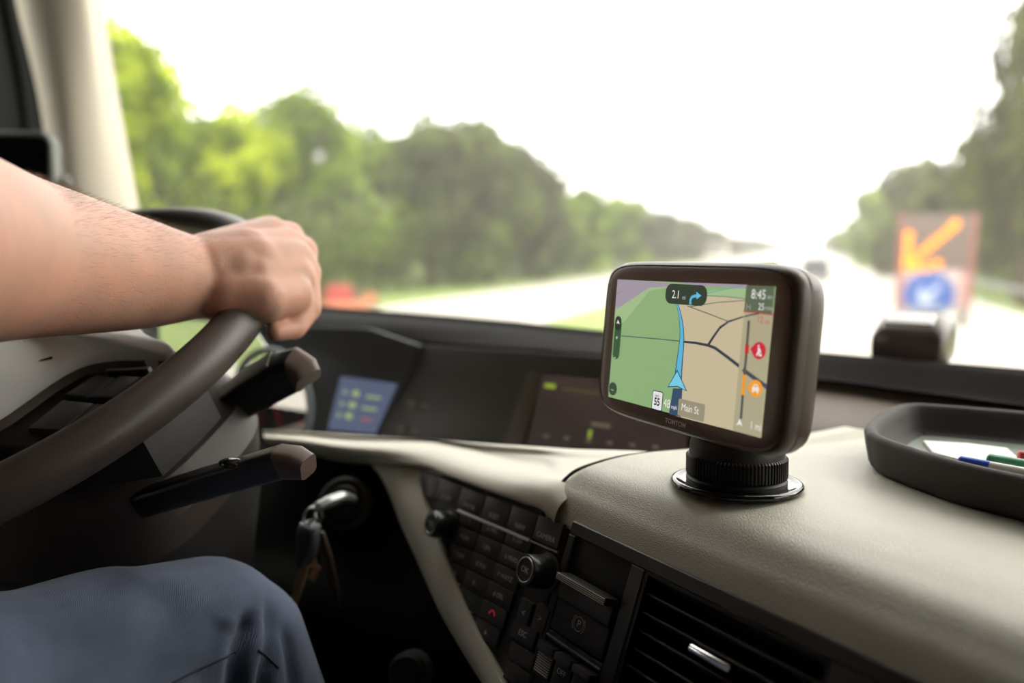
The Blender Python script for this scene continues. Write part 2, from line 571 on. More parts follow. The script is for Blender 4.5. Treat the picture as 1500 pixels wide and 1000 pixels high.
# ============================================================ DASHBOARD
dash = thing('dashboard', 'cream and black truck dashboard curving below the windscreen', 'dashboard', (0, 0.7, EYE - 1.1))
FO, FX, FY, FZ = ((-0.1403, 0.4514, 2.121), (0.8387, -0.5446, 0.0), (0.1952, 0.3006, 0.9336), (-0.5085, -0.783, 0.3584))
FACE = frame(FO, FX, FY, FZ)                 # console face: x along, y up, z towards the seat
def on_face(x, y, z=0.0): return FACE @ V((x, y, z))

# dark cowl under the windscreen
T = [(-1.107, 0.9132, 2.2182), (-0.6868, 0.9391, 2.2073), (-0.4212, 0.9251, 2.1997), (-0.2473, 0.9177, 2.1912), (-0.0048, 0.8727, 2.1832), (0.191, 0.8422, 2.1799), (0.3376, 0.8246, 2.1763)]
T0 = [(x, y + 0.10, z - 0.012) for x, y, z in T]
T1 = [(x, y + 0.018, z + 0.001) for x, y, z in T]
T2 = [(x, y - 0.012, z - 0.003) for x, y, z in T]
bm = bmesh.new()
loft(bm, [T0, T1, T, T2,
          [(-0.983, 0.8092, 2.2061), (-0.6193, 0.846, 2.2025), (-0.3875, 0.8508, 2.1923), (-0.2258, 0.8388, 2.1862), (-0.0036, 0.8224, 2.1686), (0.1829, 0.7982, 2.1592), (0.3234, 0.7831, 2.1535)],
          [(-0.9121, 0.7497, 2.1987), (-0.5944, 0.8114, 2.1939), (-0.4519, 0.8127, 2.1826), (-0.2097, 0.7796, 2.1831), (-0.0034, 0.8113, 2.1669), (0.1804, 0.7861, 2.1576), (0.3184, 0.7701, 2.1526)],
          [(-0.9206, 0.7563, 2.1921), (-0.6063, 0.8273, 2.1864), (-0.4613, 0.8295, 2.1741), (-0.2147, 0.7984, 2.1757), (-0.0032, 0.8215, 2.1616), (0.1833, 0.7974, 2.1524), (0.3237, 0.7825, 2.1479)]], 60, 26)
obj('cowl', bm, M['cowl'], dash, angle=0)

# taupe wall rising behind the pad
bm = bmesh.new()
loft(bm, [[(-0.0636, 0.8142, 2.1661), (-0.0033, 0.8185, 2.1635), (0.096, 0.8121, 2.1591), (0.1832, 0.7975, 2.1536), (0.3237, 0.7824, 2.1468)],
          [(-0.0607, 0.7862, 2.1517), (0.0038, 0.8015, 2.1536), (0.0947, 0.7938, 2.1478), (0.1798, 0.7785, 2.1441), (0.3138, 0.7558, 2.1404)],
          [(-0.0518, 0.685, 2.1399), (0.0073, 0.7041, 2.1453), (0.0857, 0.7082, 2.1442), (0.1618, 0.6952, 2.1431), (0.2833, 0.6782, 2.1393)],
          [(-0.0481, 0.6426, 2.1364), (0.0076, 0.6818, 2.1406), (0.0835, 0.6847, 2.1379), (0.1557, 0.6647, 2.1372), (0.2733, 0.6517, 2.1335)]], 30, 14)
obj('rear_wall', bm, M['brown_wall'], dash, angle=0)

# right-hand pad: laid out along the console edge (a along it, w away from the seat)
def pad_z(w, c):
    z = -0.1835
    for w0, w1, dz in ((0.0, 0.010, 0.0125), (0.003, 0.028, 0.0145), (0.014, 0.048, 0.0085), (0.04, 0.08, 0.0025)):
        k = min(1, max(0, (w - w0) / (w1 - w0)))
        z += dz * (1 - (1 - k) ** 2)
    z -= 0.03 * max(0, w - 0.06)
    if c > 0: z -= 0.06 * c                  # falls away behind the crease
    return z
PN = V((-FX[1], FX[0], 0)).normalized()       # horizontal, away from the seat
if PN.y < 0: PN = -PN
O2 = V(FO)
bm = bmesh.new()
NA, NB = 90, 70
grid = []
seam = [(-0.030, 0.0), (-0.0285, 0.006), (-0.026, 0.014), (-0.0215, 0.03), (-0.017, 0.05), (-0.0105, 0.086), (-0.002, 0.12), (0.01, 0.2)]
def seam_u(w):
    for (a0, w0), (a1, w1) in zip(seam, seam[1:]):
        if w <= w1: return a0 + (a1 - a0) * (w - w0) / (w1 - w0)
    return seam[-1][0]
BACK = [V(p) for p in [(-0.1023, 0.5327, 2.15), (-0.0841, 0.5479, 2.15), (0.0074, 0.6978, 2.143), (0.1593, 0.6834, 2.143), (0.2767, 0.6626, 2.143)]]
def back_w(a):
    """distance from the edge to the back line at position a"""
    prev = None
    for b in BACK:
        d = b - V((O2.x, O2.y, b.z))
        u = d.dot(V(FX)); w = d.dot(PN)
        if prev and prev[0] <= a <= u or (prev and a > u and b is BACK[-1]):
            return prev[1] + (w - prev[1]) * (a - prev[0]) / (u - prev[0])
        if prev is None and a <= u: return w
        prev = (u, w)
    return 0.3
for i in range(NA + 1):
    s = (i / NA) ** 1.25
    row = []
    for j in range(NB + 1):
        b = j / NB
        a_mid = -0.02 + s * 0.62
        w = (b ** 1.3) * back_w(max(a_mid, -0.004))
        u = seam_u(w) * (1 - s) + 0.60 * s
        p = O2 + V(FX) * u + PN * w
        crease = p.y - 0.5765 if u > 0.03 else -1
        p.z = EYE + pad_z(w, max(0, crease))
        edge = max(0.0, 1 - i / 2.2)                     # roll the seam edge down
        p.z -= 0.006 * edge ** 2
        row.append(bm.verts.new(p))
    # tuck the front edge under
    p0 = row[0].co
    row.insert(0, bm.verts.new((p0.x + PN.x * 0.006, p0.y + PN.y * 0.006, p0.z - 0.006)))
    grid.append(row)
for i in range(NA):
    for j in range(len(grid[0]) - 1):
        bm.faces.new((grid[i][j], grid[i + 1][j], grid[i + 1][j + 1], grid[i][j + 1]))
for row in [grid[0]]:
    low = [bm.verts.new(v.co - V((0, 0, 0.02)) + V(FX) * 0.001) for v in row]
    for j in range(len(row) - 1):
        bm.faces.new((row[j], row[j + 1], low[j + 1], low[j]))
seam_pts = [v.co.copy() for v in grid[0][1:]]
pad = obj('pad', bm, M['cream'], dash, angle=0)
bm = bmesh.new(); tube(bm, [p + V((-.0012, -.0004, .0036)) for p in seam_pts[:62]], .0013, 8); obj('seam_groove', bm, mat('seam_dark', (40, 38, 33), 0.8), dash, angle=0)
pad['label'] = 'grained cream pad on the right of the seam'

# cream strip below the instruments, wrapping towards the seam
bm = bmesh.new()
def strip_row(up, away, out, tuck=0.0):
    row = []
    for u_ in (-.195, -.150, -.110, -.075, -.048, -.028, -.012):
        rise = up * (1 + .45 * min(1, max(0, (u_ + .10) / .06)))
        e = on_face(u_, .0015 + .062 * u_, out) + V((0, 0, rise)) + PN * (away * (1 + .35 * (u_ < -.06)))
        if u_ > -.02: e.z -= .006
        row.append(e)
    return row
PN = V((-FX[1], FX[0], 0)).normalized()       # horizontal, away from the seat
B0_ = [(-0.6148, 0.7214, 2.0727), (-0.5689, 0.7291, 2.0735), (-0.5017, 0.745, 2.0719), (-0.4151, 0.7477, 2.0756), (-0.3696, 0.7446, 2.0785), (-0.3145, 0.7243, 2.086), (-0.2566, 0.7051, 2.0938), (-0.2064, 0.6724, 2.1046), (-0.1332, 0.5967, 2.13), (-0.1001, 0.5594, 2.1411)]
B_ = [(-0.5126, 0.5985, 2.114), (-0.4742, 0.6078, 2.114), (-0.413, 0.6133, 2.115), (-0.3385, 0.6097, 2.119), (-0.2951, 0.5946, 2.125), (-0.2524, 0.5814, 2.13), (-0.2062, 0.5666, 2.136), (-0.1657, 0.5544, 2.141), (-0.1136, 0.5437, 2.1475), (-0.0975, 0.5533, 2.143)]
K_ = [(-0.5036, 0.5879, 2.1138), (-0.4609, 0.5905, 2.1138), (-0.3984, 0.5913, 2.1143)] + strip_row(.0126, .030, .004)
KB_ = [V(a_).lerp(V(b_), .5) + V((0, 0, .0008 if 2 < i else 0)) for i, (a_, b_) in enumerate(zip(K_, B_))]
loft(bm, [B0_, B_, KB_, K_,
          [(-0.4968, 0.5807, 2.112), (-0.4554, 0.5832, 2.112), (-0.3908, 0.5798, 2.112)] + strip_row(.0113, .0135, .004),
          [(-0.4981, 0.5848, 2.106), (-0.4592, 0.5878, 2.105), (-0.3936, 0.5835, 2.1035)] + strip_row(.0070, .0035, .004),
          [(-0.5074, 0.5996, 2.0979), (-0.4725, 0.6046, 2.0952), (-0.4188, 0.6088, 2.0879)] + strip_row(0, 0, .003),
          [(-0.5194, 0.6159, 2.0933), (-0.4838, 0.619, 2.091), (-0.429, 0.6237, 2.0834)] + strip_row(.0005, .016, .0)], 90, 50)
obj('strip', bm, M['cream_trim'], dash, angle=0)
# cream leg running down beside the radio
bm = bmesh.new()
LL = [(-0.3442, -0.0333), (-0.2706, -0.0402), (-0.2055, -0.0649), (-0.1548, -0.0856), (-0.1093, -0.1054), (-0.041, -0.1251), (0.0104, -0.1351)]
RR = [(-0.2044, -0.0083), (-0.1963, -0.0209), (-0.1674, -0.038), (-0.1232, -0.0613), (-0.0819, -0.0842), (-0.0147, -0.1126), (0.0343, -0.1265)]
SK = [-.022, -.007, -.001, 0, 0, 0, 0]
LR = list(zip(LL, RR, SK))
loft(bm, [[on_face(x + .004, y, k - .05) for (x, y), q, k in LR], [on_face(x, y, k - .012) for (x, y), q, k in LR], [on_face(x + .004, y, k - .001) for (x, y), q, k in LR],
          [on_face(x * .5 + X * .5, y * .5 + Y * .5, k + .005) for (x, y), (X, Y), k in LR],
          [on_face(x - .003, y, k + .004) for q, (x, y), k in LR], [on_face(x, y, k + .001) for q, (x, y), k in LR], [on_face(x + .001, y, k - .012) for q, (x, y), k in LR]], 60, 36)
obj('leg_trim', bm, M['cream_trim'], dash, angle=0)

# dark knee panel and console body
bm = bmesh.new()
loft(bm, [[(-1.0834, 0.5432, 2.0652), (-0.7479, 0.6042, 2.0828), (-0.5267, 0.6291, 2.0922), (-0.3969, 0.6366, 2.0841), (-0.3306, 0.6278, 2.063)],
          [(-1.0466, 0.5209, 2.0322), (-0.711, 0.5709, 2.0486), (-0.499, 0.5942, 2.0738), (-0.3825, 0.6122, 2.0614), (-0.304, 0.6037, 2.0475)],
          [(-0.9728, 0.4763, 1.9667), (-0.6644, 0.5279, 1.9945), (-0.4632, 0.5476, 2.0247), (-0.3619, 0.577, 2.0222), (-0.2674, 0.5696, 2.0084)],
          [(-0.895, 0.4215, 1.8146), (-0.6136, 0.4744, 1.852), (-0.4232, 0.4907, 1.8893), (-0.3189, 0.5026, 1.908), (-0.1883, 0.4829, 1.9364)],
          [(-1.0, 0.4049, 1.0501), (-0.6935, 0.4831, 1.1195), (-0.4839, 0.5224, 1.189), (-0.3571, 0.5375, 1.2445), (-0.2108, 0.5424, 1.3278)]], 40, 40)
obj('knee_panel', bm, M['black_matte'], dash, angle=0)

# ============================================================ INSTRUMENTS
LO, LX, LY, LZ = ((-0.7143, 0.7688, 2.0778), (0.9925, -0.1219, 0.0), (0.0336, 0.2736, 0.9613), (-0.1171, -0.9541, 0.2756))
DO, DX, DY, DZ = ((-0.4661, 0.7383, 2.0778), (0.9799, -0.1994, 0.0), (0.0682, 0.3352, 0.9397), (-0.1873, -0.9208, 0.342))
LF = frame(LO, LX, LY, LZ)
DF = frame(DO, DX, DY, DZ)
ic = thing('instrument_cluster', 'dark instrument panel with round gauge and blue display ahead of the steering wheel', 'instrument panel', (LO[0], LO[1], LO[2]))
bm = bmesh.new()
prism(bm, [(-0.1724, -0.0711), (0.2542, -0.0059), (0.2895, 0.1122), (0.2113, 0.1283), (-0.2286, 0.1153)], -0.02, 0, LF, 0.002)
obj('fascia', bm, mat('fascia_plastic', (44, 45, 46), 0.5), ic)
gcx, gcy = (0.0778, 0.0229)
GF = LF @ Matrix.Translation((gcx, gcy, 0))
KO, KX, KY, KZ = ((-0.7781, 0.7281, 2.0863), (0.9925, -0.1219, 0.0), (0.0026, 0.0208, 0.9998), (-0.1218, -0.9923, 0.0209))
KF = frame(KO, KX, KY, KZ)
kcx, kcy = (0.1912, 0.0308)
GR = 0.0610
bm = bmesh.new(); torus(bm, GR, 0.0045, KF @ Matrix.Translation((kcx, kcy, 0.002)), 72, 12)
obj('gauge_ring', bm, mat('gauge_ring', (84, 92, 100), 0.35, spec=0.5), ic)
bm = bmesh.new(); lathe(bm, [(GR, 0.0005), (GR, 0.001), (0.0, 0.001)][:2] + [(0.001, 0.0012)], GF, 64)
dial = obj('gauge_dial', bm, mat('gauge_dial', (34, 36, 34), 0.6), ic)
bm = bmesh.new()
for k in range(25):
    a = radians(-30 + 240 * k / 24)
    box(bm, (0, 0.047, 0.002), (0.0012, 0.006 if k % 4 == 0 else 0.0035, 0.0004), GF @ Matrix.Rotation(a - pi / 2, 4, 'Z'))
obj('scale', bm, M['ink'], dial)
bm = bmesh.new()
box(bm, (0.018, 0, 0.003), (0.036, 0.002, 0.0008), GF @ Matrix.Rotation(radians(-52), 4, 'Z'))
obj('needle', bm, glow('needle_red', (220, 50, 60), 0.6), dial)
bm = bmesh.new()
nx, ny = (0.1277, 0.0013)
prism(bm, [(nx - .004, ny - .003), (nx + .004, ny - .003), (nx, ny + .005)], 0.001, 0.002, LF)
obj('warning_light', bm, glow('warn_red', (230, 50, 80), 0.8), ic)
bm = bmesh.new()
nx, ny = (0.0609, 0.0017)
box(bm, (nx, ny, 0.002), (0.004, 0.010, 0.001), LF)
obj('warning_light', bm, glow('warn_red2', (150, 50, 50), 0.6), ic)
# upright clear pane in front of the gauge: it mirrors the low side window
bm = bmesh.new()
arc = [(kcx + GR * cos(radians(t)), kcy + GR * sin(radians(t))) for t in range(-80, 96, 5)]
prism(bm, arc + [(kcx - 0.030, kcy + 0.090), (kcx - 0.20, kcy + 0.090), (kcx - 0.20, kcy - GR)], 0.0, 0.002, KF)
obj('clear_pane', bm, glass_mat('gauge_pane', 0.001, 0.45, (0.85, 0.85, 0.85)), ic, smooth=False)
# blue display
bq = [(0.1741, -0.0001), (0.2464, 0.0028), (0.2677, 0.0646), (0.1809, 0.0661)]
bm = bmesh.new(); prism(bm, bq, 0.0, 0.0012, LF)
scr = obj('display', bm, glow('display_blue', (100, 110, 136), 0.72), ic)
def dq(s, t):
    a = V(bq[0]).lerp(V(bq[1]), s); b = V(bq[3]).lerp(V(bq[2]), s)
    return a.lerp(b, t)
gl = glow('display_green', (176, 190, 130), 0.8)
for r, t in enumerate((0.72, 0.50, 0.29)):
    bm = bmesh.new()
    p = dq(0.16, t); box(bm, (p.x, p.y, 0.0016), (0.004, 0.005, 0.0004), LF)
    p = dq(0.36, t); prism(bm, rrect(0.011, 0.007, 0.003, 4, p.x, p.y), 0.0012, 0.0017, LF)
    if r < 2:
        p = dq(0.70, t - .03); box(bm, (p.x, p.y, 0.0016), (0.022, 0.0028, 0.0004), LF)
    obj('readout', bm, gl, scr)
bm = bmesh.new(); p = dq(0.72, 0.26); box(bm, (p.x, p.y, 0.0016), (0.016, 0.003, 0.0004), LF)
obj('readout', bm, glow('display_red', (190, 110, 120), 0.7), scr)

# angled centre section with two rotary symbols and the long display
cd = thing('centre_display', 'dark centre panel with wide brown display behind the navigation device', 'display panel', (DO[0] + 0.1, DO[1], DO[2]))
bm = bmesh.new()
prism(bm, [(0.0012, -0.0079), (0.1441, 0.004), (0.4218, 0.0232), (0.4153, 0.1152), (0.2684, 0.1194), (0.0306, 0.1137)], -0.02, 0, DF, 0.001)
obj('fascia', bm, mat('centre_fascia', (46, 43, 38), 0.45), cd)
bm = bmesh.new()
prism(bm, [(0.1755, 0.0131), (0.1988, 0.0151), (0.2074, 0.0946), (0.1896, 0.0958)], 0.0, 0.004, DF, 0.0015)
obj('side_frame', bm, mat('frame_plastic', (64, 58, 50), 0.4), cd)
sq = [(0.2045, 0.0117), (0.3696, 0.0206), (0.3691, 0.0991), (0.2066, 0.0945)]
bm = bmesh.new(); prism(bm, sq, 0.0, 0.003, DF)
ds = obj('screen', bm, glow('brown_display', (54, 46, 44), 0.7, (40, 36, 36), 0.22, 0.5), cd)
def tick(name, px, w, h, m, dx=0):
    bm = bmesh.new(); prism(bm, rrect(w, h, min(w, h) * .3, 3, px[0] + dx, px[1]), 0.003, 0.0035, DF); return obj(name, bm, m, ds)
dim = glow('dim_glyph', (112, 104, 88), 0.7)
lime = glow('lime_glyph', (150, 170, 60), 0.9)
tick('readout', (0.2188, 0.0834), 0.013, 0.0045, lime)
bm = bmesh.new(); a, b = [(0.2336, 0.0821), (0.2755, 0.0817)]
strip2d(bm, [a, b], [0.0012, 0.0012], 0.0035, DF, 0.0004)
obj('rule', bm, glow('dim_lime', (110, 116, 50), 0.6), ds)
tick('readout', (0.2827, 0.0512), 0.021, 0.004, dim)
for i, p in enumerate([(0.2246, 0.0322), (0.2481, 0.0335), (0.2725, 0.0342), (0.2951, 0.0354), (0.3184, 0.0368), (0.3416, 0.0383)]):
    tick('scale_mark', p, 0.006, 0.003, dim)
tick('pointer', (0.2727, 0.041), 0.0035, 0.0085, lime)
# two printed rotary symbols left of the screen
for (px, py), nm in zip([(0.041, 0.0455), (0.0339, 0.0151)], 'ab'):
    bm = bmesh.new()
    prism(bm, rrect(0.016, 0.010, 0.003, 5, px, py), 0.0, 0.0012, DF, 0.0005)
    kb = obj('button', bm, mat('symbol_button', (74, 70, 62), 0.4), cd)
    bm = bmesh.new()
    prism(bm, rrect(0.010, 0.004, 0.0015, 4, px, py), 0.0012, 0.0016, DF)
    prism(bm, rrect(0.004, 0.003, 0.0012, 4, px, py - 0.008), 0.0, 0.0005, DF)
    prism(bm, rrect(0.014, 0.002, 0.0008, 4, px + .019, py - .001), 0.0, 0.0005, DF)
    obj('symbol', bm, mat('symbol_ink', (112, 106, 96), 0.6), kb)

# ============================================================ CENTRE CONSOLE: radio
SH = Matrix.Identity(4); SH[1][0] = 0.062      # the rows climb slightly to the right
RF = FACE @ SH
radio = thing('radio', 'black radio with telephone keypad and two knobs inside the cream surround', 'radio', on_face(-0.08, -0.1))
bm = bmesh.new()
prism(bm, [(-0.200, -0.002), (-0.0016, -0.0008), (-0.0016, -0.20), (0.0, -0.20), (-0.0016, -0.20), (-0.012, -0.20)][:3] + [(0.02, -0.2)][:0] + [(-0.004, -0.2), (-0.012, -0.122), (-0.082, -0.088), (-0.17, -0.036), (-0.195, -0.014)], -0.02, -0.002, RF, 0.001)
obj('faceplate', bm, M['panel'], radio)
tx = [-0.160, -0.1275, -0.0935, -0.0605, -0.0305, -0.0035]
for i, s in enumerate(('AUDIO', 'PHONE', 'FLEET', 'NAVI', 'CAMERA')):
    x0, x1 = tx[i] + .0004, tx[i + 1] - .0004
    bm = bmesh.new(); box(bm, ((x0 + x1) / 2, -0.0105, -0.0005), (x1 - x0, 0.0165, 0.004), RF, 0.0006)
    k = obj('button', bm, M['key'], radio)
    bm = bmesh.new(); text(bm, s, 0.0052, RF @ Matrix.Translation(((x0 + x1) / 2, -0.0145, 0.0016)), sx=0.95)
    obj('lettering', bm, M['ink'], k)
bm = bmesh.new(); box(bm, (-0.170, -0.0125, -0.0012), (0.018, 0.016, 0.003), RF, 0.0006); obj('button', bm, M['key'], radio)
bm = bmesh.new(); box(bm, (-0.0785, -0.0207, 0.0004), (0.092, 0.0022, 0.0024), RF, 0.0008); obj('chrome_bar', bm, mat('chrome_reflection_paint', (240, 242, 244), 0.3, 0.3, spec=0.8), radio)  # near-white base colour stands in for the bar's bright reflection
bm = bmesh.new(); box(bm, (-0.0175, -0.0207, 0.0), (0.029, 0.0014, 0.002), RF, 0.0004); obj('trim_line', bm, M['satin'], radio)
k00, k02, k30, k32 = [V(p) for p in [(-0.1048, -0.03), (-0.0444, -0.0258), (-0.1057, -0.0706), (-0.0472, -0.0662)]]
legends = [['1', '2 ABC', '3 DEF'], ['4 GHI', '5 JKL', '6 MNO'], ['7 PQRS', '8 TUV', '9 WXYZ'], ['* FX', '0 -', '# DEL']]
for r in range(6):
    for c in range(3):
        if r == 5 and c == 0: continue
        p = k00.lerp(k02, c / 2).lerp(k30.lerp(k32, c / 2), r / 3)
        w = (k02 - k00).length / 2 - 0.0012
        h = (k30 - k00).length / 3 - 0.0012
        hh = abs(k30.y - k00.y) / 3 - .0010
        MX = FACE @ Matrix.Translation((p.x, p.y, 0)) @ SH
        bm = bmesh.new(); box(bm, (0, 0, -0.001), (w, hh, 0.0036), MX, 0.0006)
        k = obj('key', bm, M['key'], radio)
        bm = bmesh.new()
        if r < 4:
            text(bm, legends[r][c], 0.0046, MX @ Matrix.Translation((0, -0.0006, 0.0010)))
            obj('legend', bm, M['ink'], k)
        elif r == 4 and c > 0:
            ph = MX @ Matrix.Translation((0, 0, 0.0009)) @ Matrix.Rotation(0, 4, 'Z')
            strip2d(bm, [(.003 * cos(a), .003 * sin(a) - .0012) for a in [pi * i / 8 for i in range(9)]], [.0016] + [.001] * 7 + [.0016], 0.0001, ph, 0.0001)
            obj('call_symbol', bm, glow('call_red', (190, 44, 60), 0.35, (150, 30, 40)) if c == 2 else mat('call_green', (64, 100, 66), 0.5), k)
        elif r == 5:
            prism(bm, [(-.0015, -.0015), (.0015, -.0015), (0, .002)], 0.0008, 0.0010, MX); obj('legend', bm, M['ink'], k)
        else:
            prism(bm, [(-.0015, .0015), (.0015, .0015), (0, -.002)], 0.0008, 0.0010, MX); obj('legend', bm, M['ink'], k)
def knob(name, x, y, r, hgt):
    MX = FACE @ Matrix.Translation((x, y, 0))
    bm = bmesh.new(); lathe(bm, [(r * 1.25, -0.002), (r * 1.25, 0.001), (r * 1.02, 0.0015), (r, hgt * .5), (r * .97, hgt - .0015), (r * .90, hgt), (r * .6, hgt)], MX, 48)
    k = obj(name, bm, mat('knob_plastic', (44, 46, 46), 0.3, spec=0.6), radio)
    bm = bmesh.new(); torus(bm, r * .74, r * .05, MX @ Matrix.Translation((0, 0, hgt + .0002)), 48, 8); obj('ring', bm, M['satin'], k)
    bm = bmesh.new(); text(bm, 'OK' if x > -.1 else 'VOL', r * .5, MX @ Matrix.Translation((0, 0, hgt + .0003))); obj('legend', bm, M['ink'], k)
kx, ky = (-0.1289, -0.0429)
knob('knob', kx, ky, 0.0105, 0.018)
kx, ky = (-0.0075, -0.0364)
knob('knob', kx, ky, 0.0105, 0.019)
# arrow keys, ESC and two blank keys down the right side
for (a, b, s, hh) in (((-0.0174, -0.0672), 0, '<', .017), ((-0.0009, -0.0642), 0, '>', .017)):
    bm = bmesh.new(); box(bm, (a[0], a[1], -.001), (0.0125, hh, 0.0036), FACE, 0.0006); k = obj('key', bm, M['key'], radio)
    bm = bmesh.new(); text(bm, s, 0.006, FACE @ Matrix.Translation((a[0], a[1], 0.0010)) @ SH); obj('legend', bm, M['ink'], k)
for (x, y), s in zip([(-0.0124, -0.0789), (-0.008, -0.0923), (-0.0066, -0.1042), (-0.0039, -0.1185)], ('ESC', '', '', '')):
    MX = FACE @ Matrix.Translation((x, y, 0)) @ SH
    bm = bmesh.new(); box(bm, (0, 0, -.001), (0.0255, 0.0118, 0.0036), MX, 0.0008); k = obj('key', bm, M['key'], radio)
    if s:
        bm = bmesh.new(); text(bm, s, 0.0052, MX @ Matrix.Translation((0, 0, 0.0010))); obj('legend', bm, M['ink'], k)

# ============================================================ CENTRE CONSOLE: switch and vent panel
cp = thing('console_panel', 'dark plastic console panel framing switches and air vent below the cream pad', 'panel', on_face(0.2, -0.2))
bm = bmesh.new()
for x0, x1, y0, y1 in ((0.0015, 0.60, -0.0065, 0.002), (0.0015, 0.0085, -0.20, -0.0065), (0.0595, 0.0705, -0.20, -0.0065), (0.0085, 0.0595, -0.0722, -0.0665),
                       (0.187, 0.60, -0.20, -0.0065), (0.0705, 0.187, -0.20, -0.098), (0.0085, 0.0595, -0.20, -0.094)):
    box(bm, ((x0 + x1) / 2, (y0 + y1) / 2, -0.006), (x1 - x0 + .0002, y1 - y0 + .0002, 0.012), FACE, 0.0008, 1)
obj('frame', bm, M['panel'], cp)
bm = bmesh.new(); box(bm, (0.3, -0.0925, -0.034), (0.62, 0.18, 0.004), FACE); obj('backing', bm, M['black_matte'], cp)
bm = bmesh.new(); box(bm, (0.034, -0.0178, -0.005), (0.050, 0.0235, 0.006), FACE, 0.0005); obj('display', bm, mat('dark_display', (18, 17, 15), 0.45, spec=0.3), cp)
bm = bmesh.new(); box(bm, (0.034, -0.0695, 0.0004), (0.050, 0.0012, 0.0014), FACE, 0.0003); obj('trim_line', bm, M['satin'], cp)
pb = thing('parking_brake_switch', 'black parking brake lever switch with ridged bar and ringed letter P', 'switch', on_face(0.034, -0.06))
bm = bmesh.new(); box(bm, (0.034, -0.0315, 0.0035), (0.0455, 0.0048, 0.012), FACE, 0.0012)
bar = obj('grip_bar', bm, mat('grip_plastic', (64, 62, 58), 0.4), pb)
for i in range(4):
    bm = bmesh.new(); box(bm, (0.034, -0.0300 - i * 0.0011, 0.0098), (0.044, 0.0004, 0.0008), FACE); obj('ridge', bm, M['ink'], bar)
bm = bmesh.new(); box(bm, (0.034, -0.0395, -0.002), (0.048, 0.0120, 0.010), FACE, 0.001); obj('paddle', bm, M['key'], pb)
bm = bmesh.new(); box(bm, (0.034, -0.0555, -0.003), (0.048, 0.0190, 0.008), FACE, 0.001); pl = obj('plate', bm, M['panel'], pb)
bm = bmesh.new()
PM = FACE @ Matrix.Translation((0.0335, -0.0535, 0.0012))
torus(bm, 0.0042, 0.00025, PM, 32, 6)
text(bm, 'P', 0.0062, PM)
for s in (0, pi):
    strip2d(bm, [(.0056 * cos(s + a), .0056 * sin(s + a)) for a in [radians(-48 + 12 * i) for i in range(9)]], [.0004] * 9, 0.0001, PM, 0.0001)
obj('parking_symbol', bm, M['ink'], pl)
for i, (x0, x1, s) in enumerate(((0.0095, 0.0245, None), (0.0262, 0.0412, 'OFF'), (0.0430, 0.0585, None))):
    r0 = thing('rocker_switch', ('ridged black rocker switch below the parking brake switch, beside the radio', 'black rocker switch marked OFF below the parking brake switch', 'plain black rocker switch below the parking brake, beside the vent')[i], 'switch', on_face((x0 + x1) / 2, -0.09), 'rocker switches under the parking brake')
    bm = bmesh.new(); box(bm, ((x0 + x1) / 2, -0.0758, 0.001), (x1 - x0, 0.0050, 0.012), FACE, 0.001); obj('top_bar', bm, mat('rocker_bar', (72, 72, 72), 0.35), r0)
    bm = bmesh.new(); box(bm, ((x0 + x1) / 2, -0.0865, -0.001), (x1 - x0, 0.0150, 0.010), FACE, 0.0008); f_ = obj('rocker', bm, M['key'], r0)
    if i == 0:
        for k in range(8):
            bm = bmesh.new(); box(bm, ((x0 + x1) / 2, -0.0808 - k * .0015, 0.0044), (x1 - x0 - .002, 0.0005, 0.0012), FACE); obj('ridge', bm, M['ink'], f_)
    if s:
        bm = bmesh.new(); text(bm, s, 0.0046, FACE @ Matrix.Translation(((x0 + x1) / 2, -0.0835, 0.0042))); obj('lettering', bm, M['ink'], f_)
av = thing('air_vent', 'wide black air vent with thin slats and a chrome slider', 'air vent', on_face(0.13, -0.1))
bm = bmesh.new()
for x0, x1, y0, y1 in ((0.0705, 0.187, -0.0085, -0.0062), (0.0705, 0.0728, -0.098, -0.0085), (0.1847, 0.187, -0.098, -0.0085), (0.0705, 0.187, -0.098, -0.0957)):
    box(bm, ((x0 + x1) / 2, (y0 + y1) / 2, -0.014), (x1 - x0, y1 - y0, 0.026), FACE)
obj('housing', bm, M['black'], av)
for i in range(8):
    bm = bmesh.new()
    box(bm, (0, 0, 0), (0.1115, 0.0016, 0.020), FACE @ Matrix.Translation((0.12875, -0.0125 - i * 0.0103, -0.013)) @ Matrix.Rotation(radians(-24), 4, 'X'), 0.0004, 1)
    sl = obj('slat', bm, mat('slat_plastic', (58, 57, 54), 0.45), av)
    if i == 2:
        bm = bmesh.new(); box(bm, (0.1265, -0.0325, -0.002), (0.027, 0.0042, 0.007), FACE, 0.0014, 3); obj('slider', bm, M['chrome'], sl)

# ============================================================ STEERING
WC = V((-0.60, 0.375, EYE - 0.08))
WA = radians(27)
WX, WY, WZ = V((1, 0, 0)), V((0, cos(WA), sin(WA))), V((0, -sin(WA), cos(WA)))
WF = frame(WC, WX, WY, WZ)
sw = thing('steering_wheel', 'dark leather steering wheel with grey hub gripped by the driver', 'steering wheel', WC)
bm = bmesh.new(); torus(bm, 0.225, 0.0158, WF, 160, 24); obj('rim', bm, M['wheel'], sw, angle=0)
out = [(.100, -.085), (.113, -.066), (.1155, -.045), (.117, -.022), (.124, -.004), (.142, .005), (.165, .0085), (.186, .010), (.190, .016), (.183, .023), (.160, .030), (.135, .042), (.112, .060), (.085, .080), (.05, .094), (.018, .100)]
out = out + [(-x, y) for x, y in out[::-1]] + [(-.09, -.10), (-.06, -.118), (-.03, -.126), (0, -.128), (.03, -.126), (.06, -.118), (.085, -.105)]
out = [(p.x, p.y) for p in catmull([(x, y, 0) for x, y in out + [out[0]]], 140)[:-1]]
bm = bmesh.new()
